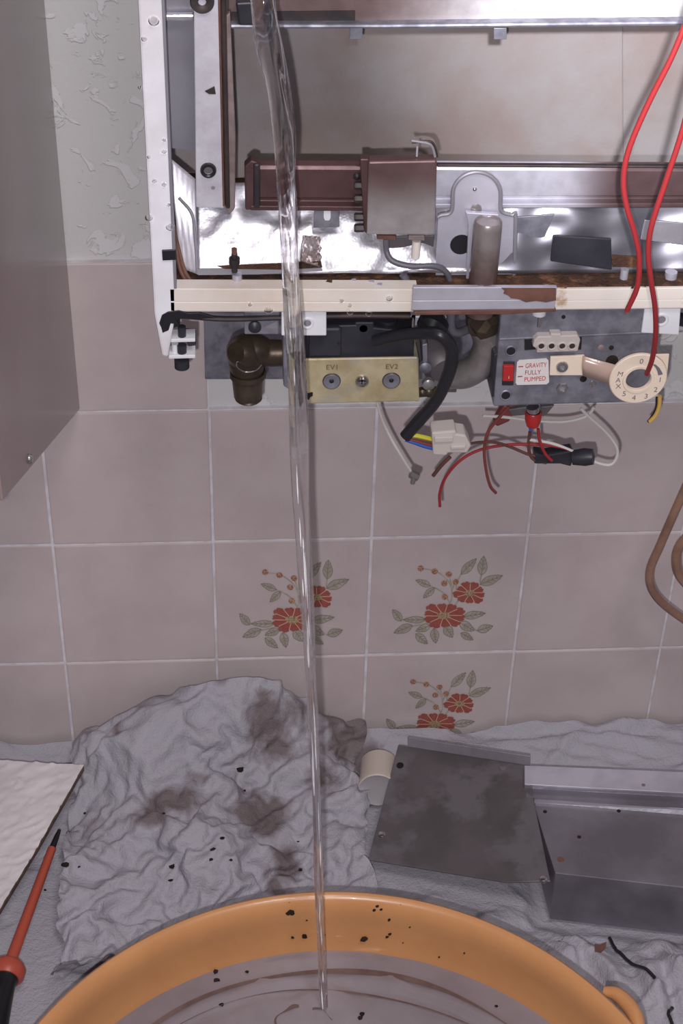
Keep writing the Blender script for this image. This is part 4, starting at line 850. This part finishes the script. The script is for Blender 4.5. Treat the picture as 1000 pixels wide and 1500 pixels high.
t0, t1, t2, t3, t4 = atz(87,1216,.034), atz(76,1243,.033), atz(14,1412,.031), atz(9,1430,.031), atz(-14,1540,.029)
MB().tube([t0, t0*.6+t1*.4, t1], [.0012,.0019,.0022], 12).build('tip', 'screw_black', sd)
MB().tube([t1, t1*.5+t2*.5, t2], [.0029,.0035,.0040], 16).build('shaft', 'orange', sd)
d = (t3-t2)/np.linalg.norm(t3-t2)
MB().lathe(t2, d, [(.0046,0),(.0100,.001),(.0118,.004),(.0115,.009),(.0095,.012),(.0001,.012)], 24).build('collar', 'orange', sd)
MB().lathe(t2+d*.011, d, [(.0088,0),(.0074,.006),(.0085,.02),(.0108,.045),(.0110,.075),(.0085,.09),(.0001,.093)], 24).build('handle', 'screw_black', sd)

# ------------------------------------------------------------------ soot flakes, scraps, water drops
def ztop(x, y):
    hs = [t.ray_cast(Vector((x, y, .5)), Vector((0, 0, -1)))[0] for t in bvh]; hs = [h.z for h in hs if h is not None]; return max(hs) if hs else .01
def on_cloth(px_, py_):
    d_ = Vector(ray(px_, py_)).normalized(); hs = [t.ray_cast(Vector(CAM), d_) for t in bvh]; hs = [(h[3], h[0]) for h in hs if h[0] is not None]
    return np.array(min(hs, key=lambda q: q[0])[1]) if hs else atz(px_, py_, .02)
OWN = {(352,1128): 'largest black soot lump, caught in a fold of the bunched towel', (96,1268): 'black soot flake on the cloth just beside the screwdriver shaft', (252,1269): 'broad black soot flake alone on the towel front slope',
       (533,1374): 'large soot speck low on the orange bowl wall just above the water', (527,1492): 'large soot flake floating beside where the stream lands'}
def flake(px_, py_, s, label, grp, pos=None, nrm=None):
    label = OWN.get((px_, py_), label)
    c = on_cloth(px_, py_) if pos is None else pos; r_ = random.Random(int(px_*7+py_)); k = r_.randint(5,7); s *= .00029
    n_ = np.array([0,0,1.]) if nrm is None else np.array(nrm, float); n_ /= np.linalg.norm(n_); u = np.cross(n_, [0,1,.1]); u /= np.linalg.norm(u); v = np.cross(n_, u)
    pts = [c+s*r_.uniform(.6,1.2)*(math.cos(2*math.pi*i/k)*u*1.4+math.sin(2*math.pi*i/k)*v) for i in range(k)]
    o = MB().prism(pts, n_*s*.7).build('soot_flake', 'soot', None); tag(o, label, 'debris', grp); return o
for x, y, s in ((352,1128,8),(356,1124,5),(252,1269,7),(311,1244,5),(325,1228,4),(309,1260,4),(338,1260,3),(96,1268,7),(116,1270,3),(357,1159,4),(437,1233,3),(240,1192,3),(125,1192,4),(66,1304,3),(250,1290,4),(440,1275,5)):
    flake(x, y, s, 'black soot flake lying on the crumpled grey cloths', 'soot flakes on the cloths')
def on_bowl(px_, py_):      # where the photo direction meets the bowl's inner wall
    lo = .088; best = None
    for z in np.linspace(.087, .127, 60):
        p = atz(px_, py_, z); R_ = np.interp(z, [.085,.112,.1195,.124,.1275], [WR+.0002,.1882,.1886,.1896,.1914]); e = abs(math.hypot(p[0]-BC[0], p[1]-BC[1])-R_)
        if best is None or e < best[0]: best = (e, p)
    return best[1]
for x, y, s in ((424,1322,3),(426,1336,6),(421,1338,4),(449,1348,2),(446,1371,5),(428,1373,3),(475,1369,2),(533,1374,7),(552,1327,3),(586,1326,3),(607,1328,4),(570,1347,3),(571,1368,3),(567,1372,3),(600,1358,2),(548,1333,3),(558,1332,3),(590,1381,2),(643,1402,2),(680,1396,2)):
    p = on_bowl(x, y); flake(x, y, s, 'black soot speck stuck to the orange inner wall of bowl', 'soot specks inside the bowl', p, (BC[0]-p[0], BC[1]-p[1], .02))
for x, y, s in ((316,1424,5),(317,1436,5),(320,1410,3),(362,1424,3),(325,1472,4),(726,1474,3),(527,1492,5),(530,1486,4)):
    flake(x, y, s, 'black soot flake floating on the grey bowl water', 'soot flakes floating on the bowl water', atz(x, y, WZ+.0006))
def strip(pts, label, name='cable_tie', m_='black_rubber', r=.0012):
    Q = []
    for x, y in pts:
        p = on_cloth(x, y); Q.append(p)
    Q = spline(Q, 6); Q = [np.array([q[0], q[1], max(ztop(q[0], q[1])+.0014, q[2]+.0008)]) for q in Q]
    tag(MB().tube(Q, r, 8, 0, 6).build(name, m_), label, 'cable tie')
strip(((892,1376),(902,1394),(920,1410),(958,1434)), 'cut black cable tie on dust sheet below the steel casing')
strip(((984,1478),(978,1486),(982,1498),(990,1512)), 'curled black cable tie scrap in fold of dust sheet beside bowl')
p = on_cloth(878,1390); tag(MB().prism([p+np.array(q)*.001 for q in ((-4,-3,1),(0,-4,1),(4,0,1),(5,4,1),(0,2,1),(-3,3,1))], (0,0,.0008)).build('rust_flake', 'rust'), 'small brown rust flake on dust sheet near cut cable tie', 'debris')
DOWN = {(225,31): 'big water drop on the white boiler rail beside the bright fold', (249,333): 'water drop on the white rail just above the black pad', (393,455): 'big water drop hanging from the cream lip beside the stream', (570,437): 'water drop on the cream lip next to the steel joining plate'}
def drop(px_, py_, Y, r, lab, grp):
    lab = DOWN.get((px_, py_), lab)
    c = at(px_, py_, Y); tag(MB().lathe(c, (0,-1,0), [(.00001,r*.6),(r*.45,r*.54),(r*.8,r*.32),(r,0)], 12).build('water_drop', 'droplet'), lab, 'water drop', grp)
for x, y, r in ((225,31,2.6),(211,57,1.4),(218,319,2.0),(249,333,2.2),(226,265,1.2),(240,270,1.2),(240,222,1.2),(218,230,1.0),(240,205,1.0),(205,128,1.0),(247,300,1.0)):
    drop(x, y, YL-.0012, r*.001, 'clear water drop clinging to the white boiler rail', 'drops on the white rail')
for x, y, r in ((393,455,2.4),(513,458,1.8),(540,460,1.8),(500,440,1.4),(366,446,1.2),(570,437,2.0),(512,447,1.3)):
    drop(x, y, YL-.0004, r*.001, 'clear water drop hanging on the cream boiler lip', 'drops on the cream lip')
for x, y in ((478,1028),(487,1036),(481,1047),(498,1041),(512,1050),(466,1052),(472,1190),(428,1165),(345,1250),(340,1296),(240,1195),(290,1262),(590,1300),(600,1270),(655,1375),(640,1338),(520,1240),(128,1270),(150,1306)):
    c = on_cloth(x, y)+np.array([0,0,.0002]); rr = .0005+.0004*((x*13+y) % 5)/5
    tag(MB().lathe(c, (0,-.25,1), [(.00001,rr*.8),(rr*.5,rr*.7),(rr*.85,rr*.4),(rr,0)], 10).build('water_drop', 'droplet'), 'tiny clear splash drop sitting on the grey cloths', 'water drop', 'splash drops on the cloths')
